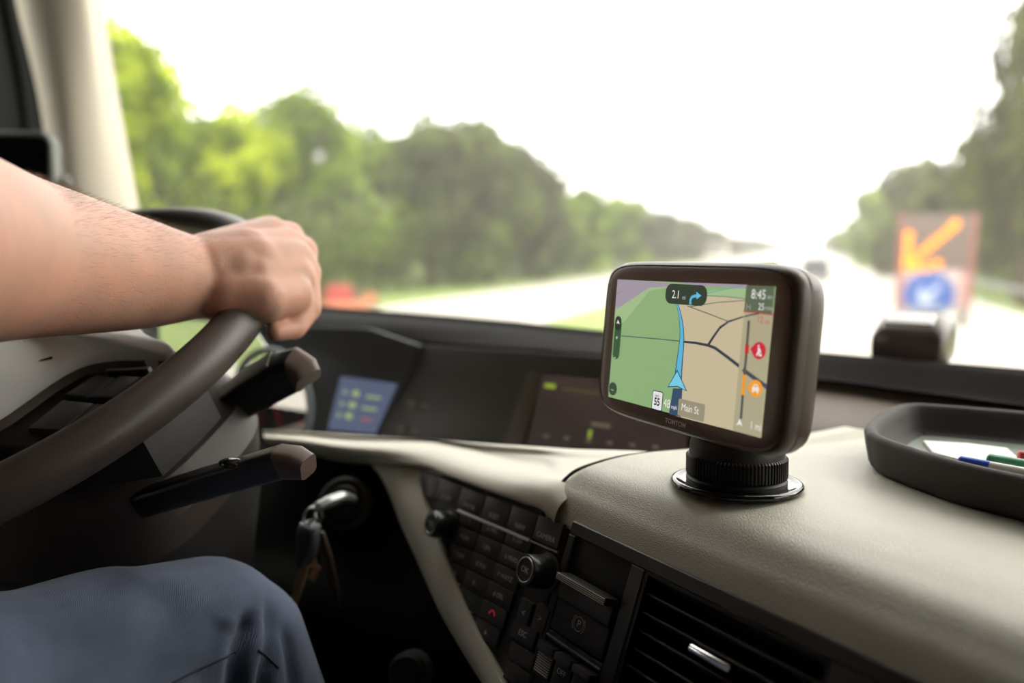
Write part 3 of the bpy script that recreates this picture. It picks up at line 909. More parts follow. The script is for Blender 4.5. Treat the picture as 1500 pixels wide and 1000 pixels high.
rings(bm, [[WF @ V((x * s, y * s, z)) for x, y in out] for s, z in ((.97, -.034), (.985, -.018), (1.0, -.004), (1.0, .0), (.985, .0028), (.95, .0055), (.8, .0125), (.6, .0185), (.35, .0225), (.1, .024))])
hub = obj('hub_cover', bm, M['hub'], sw, angle=0)
bm = bmesh.new()
rings(bm, [[WF @ V((x * s, y * s, z)) for x, y in out] for s, z in ((.94, -.045), (.99, -.030), (1.004, -.018), (1.006, -.0035), (.98, -.003))])
obj('hub_lip', bm, M['hub_lip'], sw, angle=0)
bm = bmesh.new()
ex, ey = 0.103, -0.013
for s in (-1, 1):
    prism(bm, [(ex, ey - .004), (ex + s * .0055, ey + .0015), (ex + s * .0055, ey + .003), (ex, ey - .0018)], 0.004, 0.0092, WF)
obj('emblem', bm, M['black_gloss'], hub)
for s in (1, -1):
    bm = bmesh.new()
    prism(bm, [(s * .09, -.085), (s * .16, -.080), (s * .222, -.055), (s * .224, -.02), (s * .222, .004), (s * .17, .006), (s * .09, .0)], -.045, -.010, WF, 0.006, 3)
    sp = obj('spoke', bm, M['black'], sw)
    if s > 0:
        for i in range(3):
            x0 = .1335 + i * .0215
            bm = bmesh.new()
            prism(bm, [(x0 + .004, -.034), (x0 + .024, -.033 + i * .002), (x0 + .028, -.011 + i * .003), (x0 + .009, -.010 + i * .002)], -.011, -.0035, WF, 0.0018, 2)
            obj('button', bm, mat('wheel_button', (66, 67, 68), 0.4), sp)
        for i in range(2):
            x0 = .131 + i * .031
            bm = bmesh.new()
            prism(bm, [(x0 + .008, -.066), (x0 + .036, -.064), (x0 + .036, -.0362), (x0 + .007, -.0362)], -.012, -.0055, WF, 0.0018, 2)
            obj('button', bm, mat('wheel_button_dark', (50, 51, 50), 0.4), sp)
        bm = bmesh.new(); prism(bm, [(.150, -.008), (.184, -.002), (.184, .001), (.150, -.0055)], -.008, -.0015, WF, 0.0006, 1); obj('chrome_edge', bm, M['satin'], sp)
bm = bmesh.new(); prism(bm, [(-.035, -.11), (.035, -.11), (.03, -.222), (-.03, -.222)], -.045, -.012, WF, 0.006, 3); obj('spoke', bm, M['black'], sw)

col = thing('steering_shroud', 'taupe plastic steering column shroud under the wheel', 'steering column', WC - WZ * 0.35)
col['kind'] = 'thing'
def sell(cx, cy, a, b, h, n=3.2, k=64):
    return [WF @ V((cx + x, cy + y, h)) for x, y in superell(a, b, n, k)]
bm = bmesh.new()
rr = catmull_rows = [(0, .0, .085, .075, -.040), (.01, .0, .15, .085, -.050), (.015, .0, .187, .092, -.066), (.015, -.004, .196, .096, -.090), (.012, -.01, .192, .10, -.115)]
rings(bm, [sell(*r) for r in rr])
obj('upper_shroud', bm, M['column'], col, angle=30)
bm = bmesh.new()
rings(bm, [sell(*r) for r in [(.012, -.01, .185, .096, -.112), (.012, -.01, .190, .099, -.1165), (.008, -.015, .186, .10, -.15), (.0, -.02, .172, .095, -.20), (-.01, -.03, .14, .085, -.30), (-.01, -.03, .12, .08, -.36)]])
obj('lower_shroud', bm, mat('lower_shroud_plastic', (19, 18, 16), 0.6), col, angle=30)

def stalk(path, dims, cap_from, roll):
    """A flat paddle lever: path points, (height, thickness) per point."""
    bm = bmesh.new()
    p = [V(q) for q in path]
    rr = []
    for i, c in enumerate(p):
        d = (p[min(i + 1, len(p) - 1)] - p[max(i - 1, 0)]).normalized()
        side = d.cross(V((0, 0, 1))).normalized()
        up = side.cross(d)
        side, up = side * cos(roll) - up * sin(roll), up * cos(roll) + side * sin(roll)
        h, w = dims[i]
        rr.append([c + side * x + up * y for x, y in rrect(w, h, min(h, w) * .28, 4)])
    rings(bm, rr[:cap_from + 1])
    st = obj('lever', bm, M['stalk'], col, angle=40)
    bm = bmesh.new(); rings(bm, [[c + (q - c) * 1.02 for q in r] for r, c in zip(rr[cap_from:], p[cap_from:])]); obj('end_cap', bm, M['stalk_cap'], st, angle=40)
    return st, p, rr
ROLL = radians(38)
st1, p1, r1 = stalk([(-0.4462, 0.4529, 2.1561), (-0.4298, 0.4525, 2.1687), (-0.397, 0.4532, 2.1885), (-0.3672, 0.4555, 2.2049), (-0.3565, 0.4564, 2.208), (-0.3506, 0.4567, 2.2047), (-0.347, 0.4565, 2.2008)],
      [(.022, .018), (.025, .019), (.030, .022), (.032, .023), (.032, .023), (.028, .022), (.021, .020)], 4, ROLL)
bm = bmesh.new()
ins = []
for i, (c, hh) in enumerate(((p1[1], .0128), (p1[2], .0153), (p1[3], .0163))):
    d = (p1[4] - p1[0]).normalized(); side = d.cross(V((0, 0, 1))).normalized(); up = side.cross(d)
    side, up = side * cos(ROLL) - up * sin(ROLL), up * cos(ROLL) + side * sin(ROLL)
    ins.append([c + side * x + up * (hh + y) + side * -.001 for x, y in rrect(.0165, .0016, .0006, 3)])
rings(bm, ins)
obj('pale_top', bm, mat('pale_top_plastic', (140, 140, 126), 0.35), st1, angle=40)  # pale strip laid along the lever's upper face
st2, p2, r2 = stalk([(-0.4232, 0.3621, 2.1236), (-0.4, 0.3597, 2.1332), (-0.3568, 0.3596, 2.1487), (-0.317, 0.36, 2.1622), (-0.295, 0.3602, 2.1698), (-0.2833, 0.3595, 2.1704), (-0.2752, 0.3593, 2.1688)],
      [(.018, .016), (.019, .016), (.019, .016), (.019, .016), (.0195, .016), (.018, .016), (.013, .014)], 4, radians(18))
bm = bmesh.new()
c = V((-0.3282, 0.3561, 2.1659)); bmesh.ops.create_uvsphere(bm, u_segments=20, v_segments=12, radius=.006, matrix=Matrix.Translation(c) @ Matrix.Diagonal((2.0, 1, .6, 1)))
obj('roller', bm, M['black_gloss'], st2, angle=0)
# sockets where the levers leave the shroud
for (c, r, m) in (((-0.4347, 0.4407, 2.1523), .021, M['column']), ((-0.4422, 0.3723, 2.1107), .026, mat('socket_dark', (36, 33, 30), 0.5))):
    bm = bmesh.new(); lathe(bm, [(r * .95, -.02), (r, -.002), (r * .96, .001), (r * .82, .001), (r * .78, -.012), (.002, -.013)], look(c, V((.85, -.25, .35))), 40)
    obj('lever_socket', bm, m, col, angle=30)
bm = bmesh.new(); bmesh.ops.create_uvsphere(bm, u_segments=24, v_segments=16, radius=.0075, matrix=Matrix.Translation((-0.4285, 0.4347, 2.1693)))
obj('pivot_ball', bm, mat('pale_ball', (180, 180, 176), 0.3), st1, angle=0)

# ============================================================ IGNITION, KEYS
LOCK = V((-0.3905, 0.5605, 2.0648))
ig = thing('ignition_lock', 'black ignition lock ring in the knee panel', 'ignition lock', LOCK)
LK = look(LOCK, V((.25, -.85, .35)))
bm = bmesh.new(); torus(bm, .021, .004, LK, 48, 12); obj('ring', bm, M['panel'], ig)
bm = bmesh.new(); lathe(bm, [(.018, -.02), (.018, .003), (.015, .006), (.004, .006)], LK, 40); obj('barrel', bm, M['black'], ig)
bm = bmesh.new(); lathe(bm, [(.0155, -.01), (.0155, .004), (.012, .007), (.002, .007)], look(V((-0.2662, 0.4582, 1.9844)), V((.1, -.9, .35))), 40)
tag(rebase(obj('dial_knob', bm, M['black'])), 'black round knob low on the knee panel beside the cream leg', 'knob')
ik = thing('ignition_key', 'silver key bow turned in the ignition lock', 'key', (-0.3849, 0.537, 2.0751))
bm = bmesh.new(); tube(bm, catmull([(-0.3687, 0.5407, 2.0785), (-0.3693, 0.5283, 2.0843), (-0.3726, 0.5161, 2.0847), (-0.3763, 0.5058, 2.0834), (-0.3796, 0.4998, 2.0814)], 14), [.0045] * 3 + [.0052] * 6 + [.0045] * 3 + [.0035] * 2, 12); obj('bow', bm, mat('worn_silver', (150, 156, 152), 0.3, 0.7), ik)
bm = bmesh.new(); tube(bm, [(-0.3731, 0.545, 2.0753), (-0.3842, 0.5632, 2.066)], .003, 10); obj('blade', bm, M['satin'], ik)
kr = thing('key_ring', 'small metal split ring hanging from the ignition key', 'key ring', (-0.379, 0.4959, 2.0745))
bm = bmesh.new(); torus(bm, .008, .001, look(V((-0.3786, 0.4973, 2.0759)), V((.8, -.5, .1))), 32, 8); obj('ring', bm, M['satin'], kr)
bm = bmesh.new(); tube(bm, [(-0.3766, 0.4975, 2.0791), (-0.3747, 0.4966, 2.0749), (-0.3776, 0.4931, 2.0739), (-0.3799, 0.4895, 2.0702)], .0016, 8); obj('link', bm, M['satin'], kr)
fb = thing('key_fob', 'grey plastic key fob with key hanging from the ring', 'key fob', (-0.378, 0.488, 2.054))
bm = bmesh.new()
fbp = [(-0.3775, 0.4928, 2.0711), (-0.3776, 0.49, 2.0674), (-0.3778, 0.4889, 2.0596), (-0.3779, 0.4876, 2.0506), (-0.3795, 0.4857, 2.0417), (-0.3804, 0.4849, 2.0383)]
rings(bm, [[V(c) + V((.93, -.37, 0)) * x + V((.37, .93, 0)) * y for x, y in superell(a, .0055, 3, 24)] for c, a in zip(fbp, (.0115, .0125, .013, .011, .007, .0055))])
obj('case', bm, M['fob'], fb)
bm = bmesh.new(); lathe(bm, [(.003, 0), (.003, .0015), (.001, .0018)], look(V((-0.3706, 0.485, 2.0656)), V((0, -1, 0.1))), 20); obj('button', bm, M['black'], fb)
bm = bmesh.new()
rings(bm, [[V(c) + V((.93, -.37, 0)) * x + V((.37, .93, 0)) * y for x, y in rrect(w, .002, .0008, 3)] for c, w in zip([(-0.3794, 0.4854, 2.0394), (-0.3816, 0.4831, 2.0288), (-0.3841, 0.4804, 2.016), (-0.3858, 0.4785, 2.007), (-0.3862, 0.4781, 2.0053)], (.0125, .0115, .0095, .0075, .004))])
obj('blade', bm, M['brass'], fb)
sk = thing('small_key', 'small brass key bit behind the key fob', 'key', (-0.3773, 0.4957, 2.0284))
bm = bmesh.new(); box(bm, (0, 0, 0), (.006, .0015, .016), Matrix.Translation((-0.3785, 0.4972, 2.0276)) @ Matrix.Rotation(.5, 4, 'Y'), .0006, 1); obj('blade', bm, M['brass'], sk)
bm = bmesh.new(); torus(bm, .004, .001, look(V((-0.3821, 0.497, 2.0367)), V((.3, -1, 0))), 20, 6); obj('eye', bm, M['brass'], sk)
bm = bmesh.new()
rings(bm, [[V(c) + V((.93, -.37, 0)) * x + V((.37, .93, 0)) * y for x, y in rrect(w, .003, .001, 3)] for c, w in zip([(-0.3771, 0.5056, 2.0606), (-0.3719, 0.5052, 2.0423), (-0.366, 0.5044, 2.0194), (-0.3608, 0.5038, 1.9999), (-0.3602, 0.5037, 1.9976)], (.008, .014, .014, .013, .010))])
tag(rebase(obj('leather_strap', bm, M['leather_strap'])), 'dark leather strap hanging behind the key fob', 'key strap')

# ============================================================ NAVIGATION DEVICE
SO, SX, SY, SZ = ((-0.0704, 0.4404, 2.2402), (0.7838, -0.621, 0.0096), (0.0469, 0.0745, 0.9961), (-0.6193, -0.7803, 0.0875))
NAV = frame(SO, SX, SY, SZ)
nav = thing('navigation_device', 'dark satellite navigation device showing a green and tan map', 'navigation device', (SO[0], SO[1], SO[2] - 0.05))
def shell_rings(spec, n, k=128):
    return [[NAV @ V((x, y + .0006, z)) for x, y in superell(a, b, n, k)] for a, b, z in spec]
bm = bmesh.new()
rings(bm, shell_rings([(.0758, .0472, -.0012), (.0768, .0482, -.0008), (.0780, .0494, -.0020), (.0790, .0504, -.0045), (.0795, .0508, -.0085), (.0793, .0506, -.0095), (.0793, .0506, -.0101), (.0796, .0509, -.0110), (.0792, .0504, -.017), (.0778, .0490, -.022), (.074, .0455, -.0265), (.066, .039, -.0295), (.04, .024, -.0305)], 7.5))
obj('housing', bm, M['bezel'], nav, angle=25)
bm = bmesh.new()
rings(bm, shell_rings([(.0754, .0468, -.003), (.0758, .0472, -.0008), (.0752, .0466, -.0003), (.070, .0425, -.0002), (.03, .02, -.0002)], 7.5))
obj('front_glass', bm, M['bezel_glass'], nav, angle=60)
bm = bmesh.new(); box(bm, (.045, .0512, -.0145), (.012, .0012, .003), NAV, .0005); obj('power_button', bm, M['bezel'], nav)
bm = bmesh.new(); text(bm, 'TOMTOM', .0040, NAV @ Matrix.Translation((.0008, -.0437, .0000)), sx=1.0, bold=.00008); obj('lettering', bm, mat('logo_ink', (236, 228, 220), 0.5), nav)
# the map: one flat screen, its drawing in thin coloured layers
def layer(name, poly, z, rgb, parent, st=1.0):
    bm = bmesh.new(); prism(bm, poly, z * 1e-4 - .00003, z * 1e-4, NAV)
    return obj(name, bm, glow(name + '_colour', rgb, st * 1.0), parent, smooth=False)
W2, H2 = .0648, .0388
disp = layer('display', [(-W2, -H2), (W2, -H2), (W2, H2), (-W2, H2)], 0, (140, 172, 120), nav)
GRN, LGRN, TAN, PUR = (140, 172, 120), (158, 186, 136), (196, 182, 150), (160, 148, 162)
layer('pale_field', [(-W2, H2)] + [(-0.0258, 0.0385), (-0.0082, 0.0366)] + [(-0.0323, 0.0325), (-0.0552, 0.0111)] + [(-W2, .010)], 1, LGRN, disp)
layer('town_area', [(-W2, H2)] + [(-0.0187, 0.0384), (-0.0141, 0.0379), (-0.0082, 0.0363), (-0.0326, 0.0346), (-0.0623, 0.0197)] + [(-W2, .0215)], 2, PUR, disp)
layer('tan_land', [(-0.0078, 0.0333), (0.0155, 0.0343), (0.0467, 0.0335)] + [(W2, .028), (W2, -H2)] + [(0.0015, -0.0395), (0.0026, -0.0117), (0.0013, 0.0049), (-0.003, 0.0182)], 1, TAN, disp)
layer('far_town', [(-0.0085, 0.0387), (0.0098, 0.039), (0.046, 0.0391), (0.0467, 0.037), (0.0319, 0.0375), (0.0141, 0.0374)], 2.2, PUR, disp)
layer('far_field', [(0.0125, 0.0341), (0.032, 0.0364), (0.0466, 0.0375), (0.0474, 0.0312), (0.0326, 0.0319), (0.0149, 0.0313)], 2, LGRN, disp)
def road(name, pts, w, z, rgb):
    bm = bmesh.new(); strip2d(bm, pts, w if isinstance(w, list) else [w] * len(pts), z * 1e-4, NAV); return obj(name, bm, glow(name + '_colour', rgb, 0.9), disp, smooth=False)
GREY = (88, 92, 98); DK = (58, 62, 78)
road('minor_road', [(-0.0652, 0.0291), (-0.0592, 0.0311)], .0003, 3, (120, 130, 110))
road('minor_road', [(-0.0633, 0.0022), (-0.0385, 0.0032), (-0.0166, 0.0041), (-0.0008, 0.0045)], .0007, 3, (96, 112, 100))
road('main_road', [(-0.0008, 0.0045), (0.012, 0.0048), (0.0219, 0.0045), (0.0276, 0.0035), (0.0365, -0.0001), (0.0505, -0.0061), (0.0594, -0.0098), (0.0661, -0.0126)], [.0012, .0014, .0016, .0017, .0018, .0019, .0022, .0024], 4, DK)
road('side_road', [(0.0219, 0.0045), (0.0256, 0.0099), (0.0297, 0.0151), (0.0357, 0.0189), (0.0449, 0.022), (0.0561, 0.0246)], [.0016, .0015, .0014, .0010, .0008, .0007], 4, DK)
road('minor_road', [(0.0026, 0.0254), (0.0201, 0.022), (0.0357, 0.0188)], .0005, 3, GREY)
road('minor_road', [(0.0052, 0.0251), (0.0252, 0.0286), (0.046, 0.0309)], .0004, 3, GREY)
road('far_river', [(0.0157, 0.0331), (0.0244, 0.0349), (0.0384, 0.0376), (0.0429, 0.0382)], .0004, 3.2, (110, 160, 190))
road('minor_road', [(0.0158, 0.0321), (0.0325, 0.0322), (0.0464, 0.0317)], .0003, 3, GREY)
cl = [(-0.0065, 0.0263), (-0.0046, 0.0239), (-0.0021, 0.0183), (-0.0003, 0.0124), (0.0007, 0.0064), (0.0008, 0.0003), (0.0005, -0.0058), (0.0004, -0.012), (0.0005, -0.0196)]
road('route_edge', cl, [.0016, .0020, .0026, .0034, .0040, .0046, .0052, .0058, .0066], 5, (50, 78, 110))
road('route', cl, [.0010, .0013, .0017, .0024, .0028, .0033, .0038, .0043, .0050], 6, (98, 186, 224))
layer('driven_road', [(-0.003, -0.0236), (0.0048, -0.0226), (0.0051, -0.0312), (0.0056, -0.0392), (-0.0046, -0.0392), (-0.0038, -0.0311)], 5.5, (56, 78, 104), disp)
layer('position_arrow_edge', [(-0.0007, -0.0121), (0.0091, -0.0236), (0.0006, -0.0222), (-0.0077, -0.0238)], 7.6, (40, 84, 120), disp)
layer('position_arrow', [(-0.0005, -0.0133), (0.0079, -0.0231), (0.0005, -0.0215), (-0.0067, -0.0229)], 8, (120, 200, 226), disp)
def at(s, z, dx=0, dy=0): return NAV @ Matrix.Translation((s[0] + dx, s[1] + dy, z * 1e-4))
WHITE = glow('screen_white', (236, 234, 228), 0.95)
DIMW = glow('screen_grey', (190, 188, 180), 0.9)
def label(name, s, size, pos, m, z=12, align='CENTER', sx=0.82, parent=None, bold=0.0):
    bm = bmesh.new(); text(bm, s, size, at(pos, z), align, sx, bold, .00001); return obj(name, bm, m, parent or disp, smooth=False)
def pill(name, pos, w, h, r, rgb, z):
    bm = bmesh.new(); prism(bm, rrect(w, h, r, 8, *pos), z * 1e-4 - .00003, z * 1e-4, NAV); return obj(name, bm, glow(name + '_colour', rgb, 0.9), disp, smooth=False)
pill('turn_banner', (0.0009, 0.0318), .0345, .0118, .005, (52, 66, 52), 9)
label('distance_text', '2.1', .0068, (-0.0069, 0.0313), WHITE)
label('unit_text', 'mi', .0036, (0.0001, 0.03), DIMW)
road('turn_arrow', [(0.0059, 0.0264), (0.0056, 0.0288), (0.0065, 0.0306), (0.0085, 0.0313), (0.0111, 0.0317)], .0017, 12, (98, 186, 224))
layer('turn_arrow_head', [(0.0098, 0.0339), (0.014, 0.0318), (0.0106, 0.0295)], 12.5, (98, 186, 224), disp)
c = (-0.0592, 0.0)
pill('zoom_bar', c, .0070, .0262, .0035, (56, 88, 56), 9)
pill('compass_button', (-0.0595, 0.0104), .0066, .0094, .0033, (40, 52, 42), 9.4)
layer('compass_arrow', [(-0.0598, 0.0127), (-0.0577, 0.0098), (-0.0595, 0.0106), (-0.061, 0.0098)], 10, (236, 234, 228), disp)
label('plus', '+', .0050, (-0.0593, 0.0007), WHITE)
label('minus', '-', .0060, (-0.0595, -0.0118), WHITE)
pill('menu_button_edge', (-0.0595, -0.0327), .0094, .0094, .0046, (150, 176, 130), 8.8)
pill('menu_button', (-0.0595, -0.0327), .0086, .0086, .0042, (58, 78, 56), 9)
label('menu_dots', '....', .0050, (-0.0596, -0.0323), WHITE, sx=.7)
pill('street_box', (0.0135, -0.0336), .0215, .0100, .0012, (160, 150, 126), 7)
label('street_text', 'Main St', .0060, (0.0131, -0.0332), WHITE, sx=.8)
label('speed_text', '48', .0074, (-0.0065, -0.0335), WHITE)
label('speed_unit_text', 'mph', .0034, (-0.0, -0.0345), WHITE)
pill('limit_sign_edge', (-0.0154, -0.0331), .0096, .0118, .0014, (30, 32, 34), 9)
pill('limit_sign', (-0.0154, -0.0331), .0086, .0108, .001, (236, 236, 236), 10)
INK = glow('screen_black', (24, 24, 26), 0.9)
label('limit_word', 'LIMIT', .0023, (-0.0157, -0.0305), INK)
label('limit_text', '55', .0064, (-0.0153, -0.034), INK, bold=.00015)
# journey bar on the right
x0 = (0.046, 0.039)[0]; xb = (0.0462, -0.0389)[0]
xr = (x0 + xb) / 2
layer('journey_bar', [(xr, -H2), (W2, -H2), (W2, H2), (xr, H2)], 7, (172, 164, 134), disp)
layer('journey_bar_shade', [(xr, (0.0467, 0.0249)[1]), (W2, (0.0657, 0.0246)[1]), (W2, H2), (xr, H2)], 8, (92, 104, 82), disp)
road('red_line', [(0.0456, 0.0251), (0.0657, 0.0246)], .0006, 9, (196, 62, 62))
road('side_road', [(0.047, 0.0224), (0.0518, 0.0237), (0.0566, 0.0246)], .0007, 9.5, DK)
road('main_road', [(0.049, -0.0055), (0.0576, -0.009), (0.066, -0.0123)], .0022, 8, (72, 74, 86))
label('time_text', '8:45', .0070, (0.0552, 0.0342), WHITE)
label('time_unit_text', 'am', .0034, (0.0628, 0.0334), DIMW)
label('flag_symbol', '|~|', .0036, (0.0492, 0.0278), DIMW)
label('minutes_text', '25', .0050, (0.0577, 0.028), WHITE)
label('minutes_unit_text', 'min', .0036, (0.0626, 0.0277), DIMW)
REDT = glow('screen_red', (204, 84, 76), 0.9)
label('delay_text', '12', .0050, (0.0578, 0.0213), REDT)
label('delay_unit_text', 'mi', .0036, (0.0626, 0.0208), REDT)
road('progress_line', [(0.0501, 0.0205), (0.0505, 0.0057), (0.0506, -0.0122), (0.051, -0.0315)], .0017, 9, (92, 90, 84))
road('red_stretch', [(0.0506, 0.0079), (0.0508, 0.0031)], .0026, 10, (206, 48, 44))
road('amber_stretch', [(0.0508, -0.008), (0.0509, -0.0188)], .0026, 10, (240, 160, 50))
def drop(name, c, tip, r, rgb):
    c, tp = V(c), V(tip)
    d = (tp - c); a0 = math.atan2(d.y, d.x); th = math.acos(min(1, r / d.length))
    pts = [c + V((cos(a), sin(a))) * r for a in [a0 + th + (2 * pi - 2 * th) * i / 30 for i in range(31)]] + [tp]
    return layer(name, pts, 11, rgb, disp)
drop('roadworks_marker', (0.0589, 0.0056), (0.0531, 0.0059), .0045, (200, 42, 58))
drop('traffic_marker', (0.0591, -0.0141), (0.0533, -0.014), .0045, (240, 156, 46))
bm = bmesh.new()
c = (0.0587, 0.0055)
MK = at(c, 12)
MK = MK @ Matrix.Scale(.74, 4)
prism(bm, rrect(.0014, .0014, .0007, 4, -.0004, .0034), -.00002, 0, MK)
strip2d(bm, [(-.0002, .0024), (.0002, -.0002), (-.0014, -.0036)], [.0012, .0014, .0009], 0, MK)
strip2d(bm, [(.0002, -.0002), (.0010, -.0018), (.0006, -.0036)], [.0012, .001, .0008], 0, MK)
strip2d(bm, [(0, .002), (.0014, .0004), (.0022, -.001)], [.0008] * 3, 0, MK)
prism(bm, [(.0010, -.0036), (.0034, -.0036), (.0024, -.0014)], -.00002, 0, MK)
obj('worker_symbol', bm, WHITE, disp, smooth=False)
bm = bmesh.new()
MK = at((0.0591, -0.0139), 12) @ Matrix.Scale(.72, 4)
prism(bm, [(-.0030, -.0022), (.0030, -.0022), (.0032, .0002), (.0024, .0008), (.0017, .0027), (-.0017, .0027), (-.0024, .0008), (-.0032, .0002)], -.00002, 0, MK)
for s in (-1, 1): box(bm, (s * .0022, -.0028, 0), (.0012, .0016, .00004), MK)
sy = obj('car_symbol', bm, WHITE, disp, smooth=False)
layer('car_symbol_window', [(x + (0.0591, -0.0139)[0], y + (0.0591, -0.0139)[1]) for x, y in [(a * .72, b * .72) for a, b in [(-.0017, .0009), (.0017, .0009), (.0012, .0021), (-.0012, .0021)]]], 12.6, (240, 156, 46), disp)
layer('bar_arrow', [(0.0503, -0.0317), (0.0527, -0.0351), (0.0506, -0.0344), (0.0486, -0.0355)], 11, (236, 234, 228), disp)
label('scale_text', '1 mi', .0058, (0.0615, -0.0336), WHITE, sx=.75)

# mount
MC = V((-0.039, 0.4699, 2.1535))
mt = thing('device_mount', 'round black suction mount with ribbed ring on the cream pad', 'device mount', MC)
MM = Matrix.Translation(MC) @ Matrix.Rotation(radians(-3.5), 4, V((.93, .37, 0)))
bm = bmesh.new(); lathe(bm, [(.0355, -.001), (.0388, -.0006), (.0398, .0008), (.0396, .0022), (.0384, .0032), (.0366, .0033), (.0352, .0026), (.031, .0026), (.02, .003)], MM, 96); obj('suction_disc', bm, M['black_gloss'], mt, angle=50)
bm = bmesh.new(); lathe(bm, [(.0302, .002), (.0302, .0045), (.0290, .006), (.02, .006)], MM, 80); obj('collar', bm, M['black'], mt)
bm = bmesh.new()
NR = 84
prof = [(-.0006, .0062), (0, .0070), (0, .0180), (-.0012, .0192)]
rr = []
for dr, z in prof:
    ring_ = []
    for k in range(NR * 4):
        a = 2 * pi * k / (NR * 4)
        r_ = .0300 + dr + (.0004 if k % 4 < 2 else -.0005)
        ring_.append(MM @ V((r_ * cos(a), r_ * sin(a), z)))
    rr.append(ring_)
rings(bm, rr)
obj('grip_ring', bm, mat('ring_plastic', (26, 24, 23), 0.32, spec=0.5), mt, angle=20)
bm = bmesh.new()
lathe(bm, [(.0286, .018), (.0286, .0208), (.0282, .0255), (.0266, .0305), (.0228, .0345), (.0150, .0372), (.006, .0380)], MM, 64)
obj('dome', bm, mat('dome_plastic', (34, 31, 29), 0.42, spec=0.5), mt, angle=60)
bm = bmesh.new(); tube(bm, [MC + V((0, 0, .028)), NAV @ V((0.012, -.030, -.034)), NAV @ V((0.010, -.026, -.0285))], [.014, .012, .010], 20); obj('neck', bm, M['black'], mt)

# ============================================================ TRAY and what lies in it
TZ = EYE - .150
tr = thing('tray', 'black rubber tray with rounded rim on the cream pad', 'tray', (0.16, 0.56, TZ))
front = [(0.0343, 0.5003, 2.178), (0.0384, 0.5235, 2.178), (0.0474, 0.5125, 2.178), (0.0715, 0.4844, 2.178), (0.1085, 0.4603, 2.178), (0.1567, 0.4308, 2.178)]
ctrl = [(.0372, .5380), (.0460, .5185), (.0730, .4850), (.1085, .4600), (.170, .4300), (.27, .385), (.33, .385), (.36, .42), (.36, .60), (.33, .640), (.27, .648), (.15, .6530), (.095, .6570), (.072, .652), (.058, .632), (.045, .595), (.037, .560)]
TP = [(p.x, p.y) for p in catmull([(x, y, 0) for x, y in ctrl + [ctrl[0]]], 160)[:-1]]
def inset(pts, d):
    n = len(pts); out = []
    for i in range(n):
        a, b = V(pts[i - 3]), V(pts[(i + 3) % n])
        t = (b - a).normalized()
        out.append((pts[i][0] - t.y * d, pts[i][1] + t.x * d))
    return out
bm = bmesh.new()
rings(bm, [[V((x, y, TZ + z)) for x, y in inset(TP, d)] for d, z in ((.014, .0), (.008, .0008), (.0035, .006), (.001, .018), (0, .0245), (.0008, .0268), (.003, .028), (.0055, .0278), (.0075, .026), (.0095, .020), (.013, .0095), (.020, .0062), (.03, .006))])
obj('body', bm, M['rubber'], tr, angle=0)
bm = bmesh.new(); prism(bm, inset(TP, .021), TZ + .0055, TZ + .0068); obj('floor_reflection', bm, M['tray_floor'], tr)  # greenish reflection on the rubber floor, put into this sheet's colour
def flat_quad(name, pts, th, m, label, cat, rot=None):
    bm = bmesh.new(); prism(bm, [(p[0], p[1]) for p in pts], pts[0][2], pts[0][2] + th, None, min(.0006, th * .3), 1)
    return tag(rebase(obj(name, bm, m)), label, cat)
cz = -.1425
bm = bmesh.new()
cq = [(0.0793, 0.6084, 2.1595), (0.0813, 0.5756, 2.1595), (0.1182, 0.541, 2.1595), (0.1335, 0.5699, 2.1595), (0.1319, 0.6073, 2.1595), (0.1094, 0.6122, 2.1595)]
prism(bm, [(p[0], p[1]) for p in cq], TZ + .0070, TZ + .0092, None, .0005, 1)
tag(rebase(obj('card', bm, M['paper'])), 'white card lying in the black tray', 'card')
def pen(name, a, b, r, m1, m2, label, cap=.4):
    a, b = V(a), V(b)
    t = thing(name, label, 'pen', a)
    bm = bmesh.new(); tube(bm, [a, a.lerp(b, .02), a.lerp(b, cap)], [r * .6, r, r], 14); obj('cap', bm, m1, t)
    bm = bmesh.new(); tube(bm, [a.lerp(b, cap), a.lerp(b, .9), b], [r * .92, r * .92, r * .3], 14); obj('barrel', bm, m2, t)
    return t
pz = TZ + .0092
def lay(p, r): return (p[0], p[1], pz + r)
a, b = [(0.0924, 0.5472, 2.163), (0.1499, 0.5211, 2.163)]
pen('ballpoint_pen', lay(a, .0032), lay(b, .0032), .0030, M['blue_pen'], M['paper'], 'blue and white ballpoint pen lying on the card in the tray', .28)
a, b = [(0.1085, 0.5492, 2.166), (0.1704, 0.5247, 2.166)]
pen('marker_pen', lay(a, .0045), lay(b, .0045), .0043, M['green_pen'], M['green_pen'], 'green marker pen in the tray behind the blue pen', .3)
a, b = [(0.1302, 0.573, 2.162), (0.185, 0.5715, 2.162)]
pen('red_pen', lay(a, .0035), lay(b, .0035), .0032, M['red_pen'], M['red_pen'], 'red pen at the edge of the tray behind the green marker', .3)

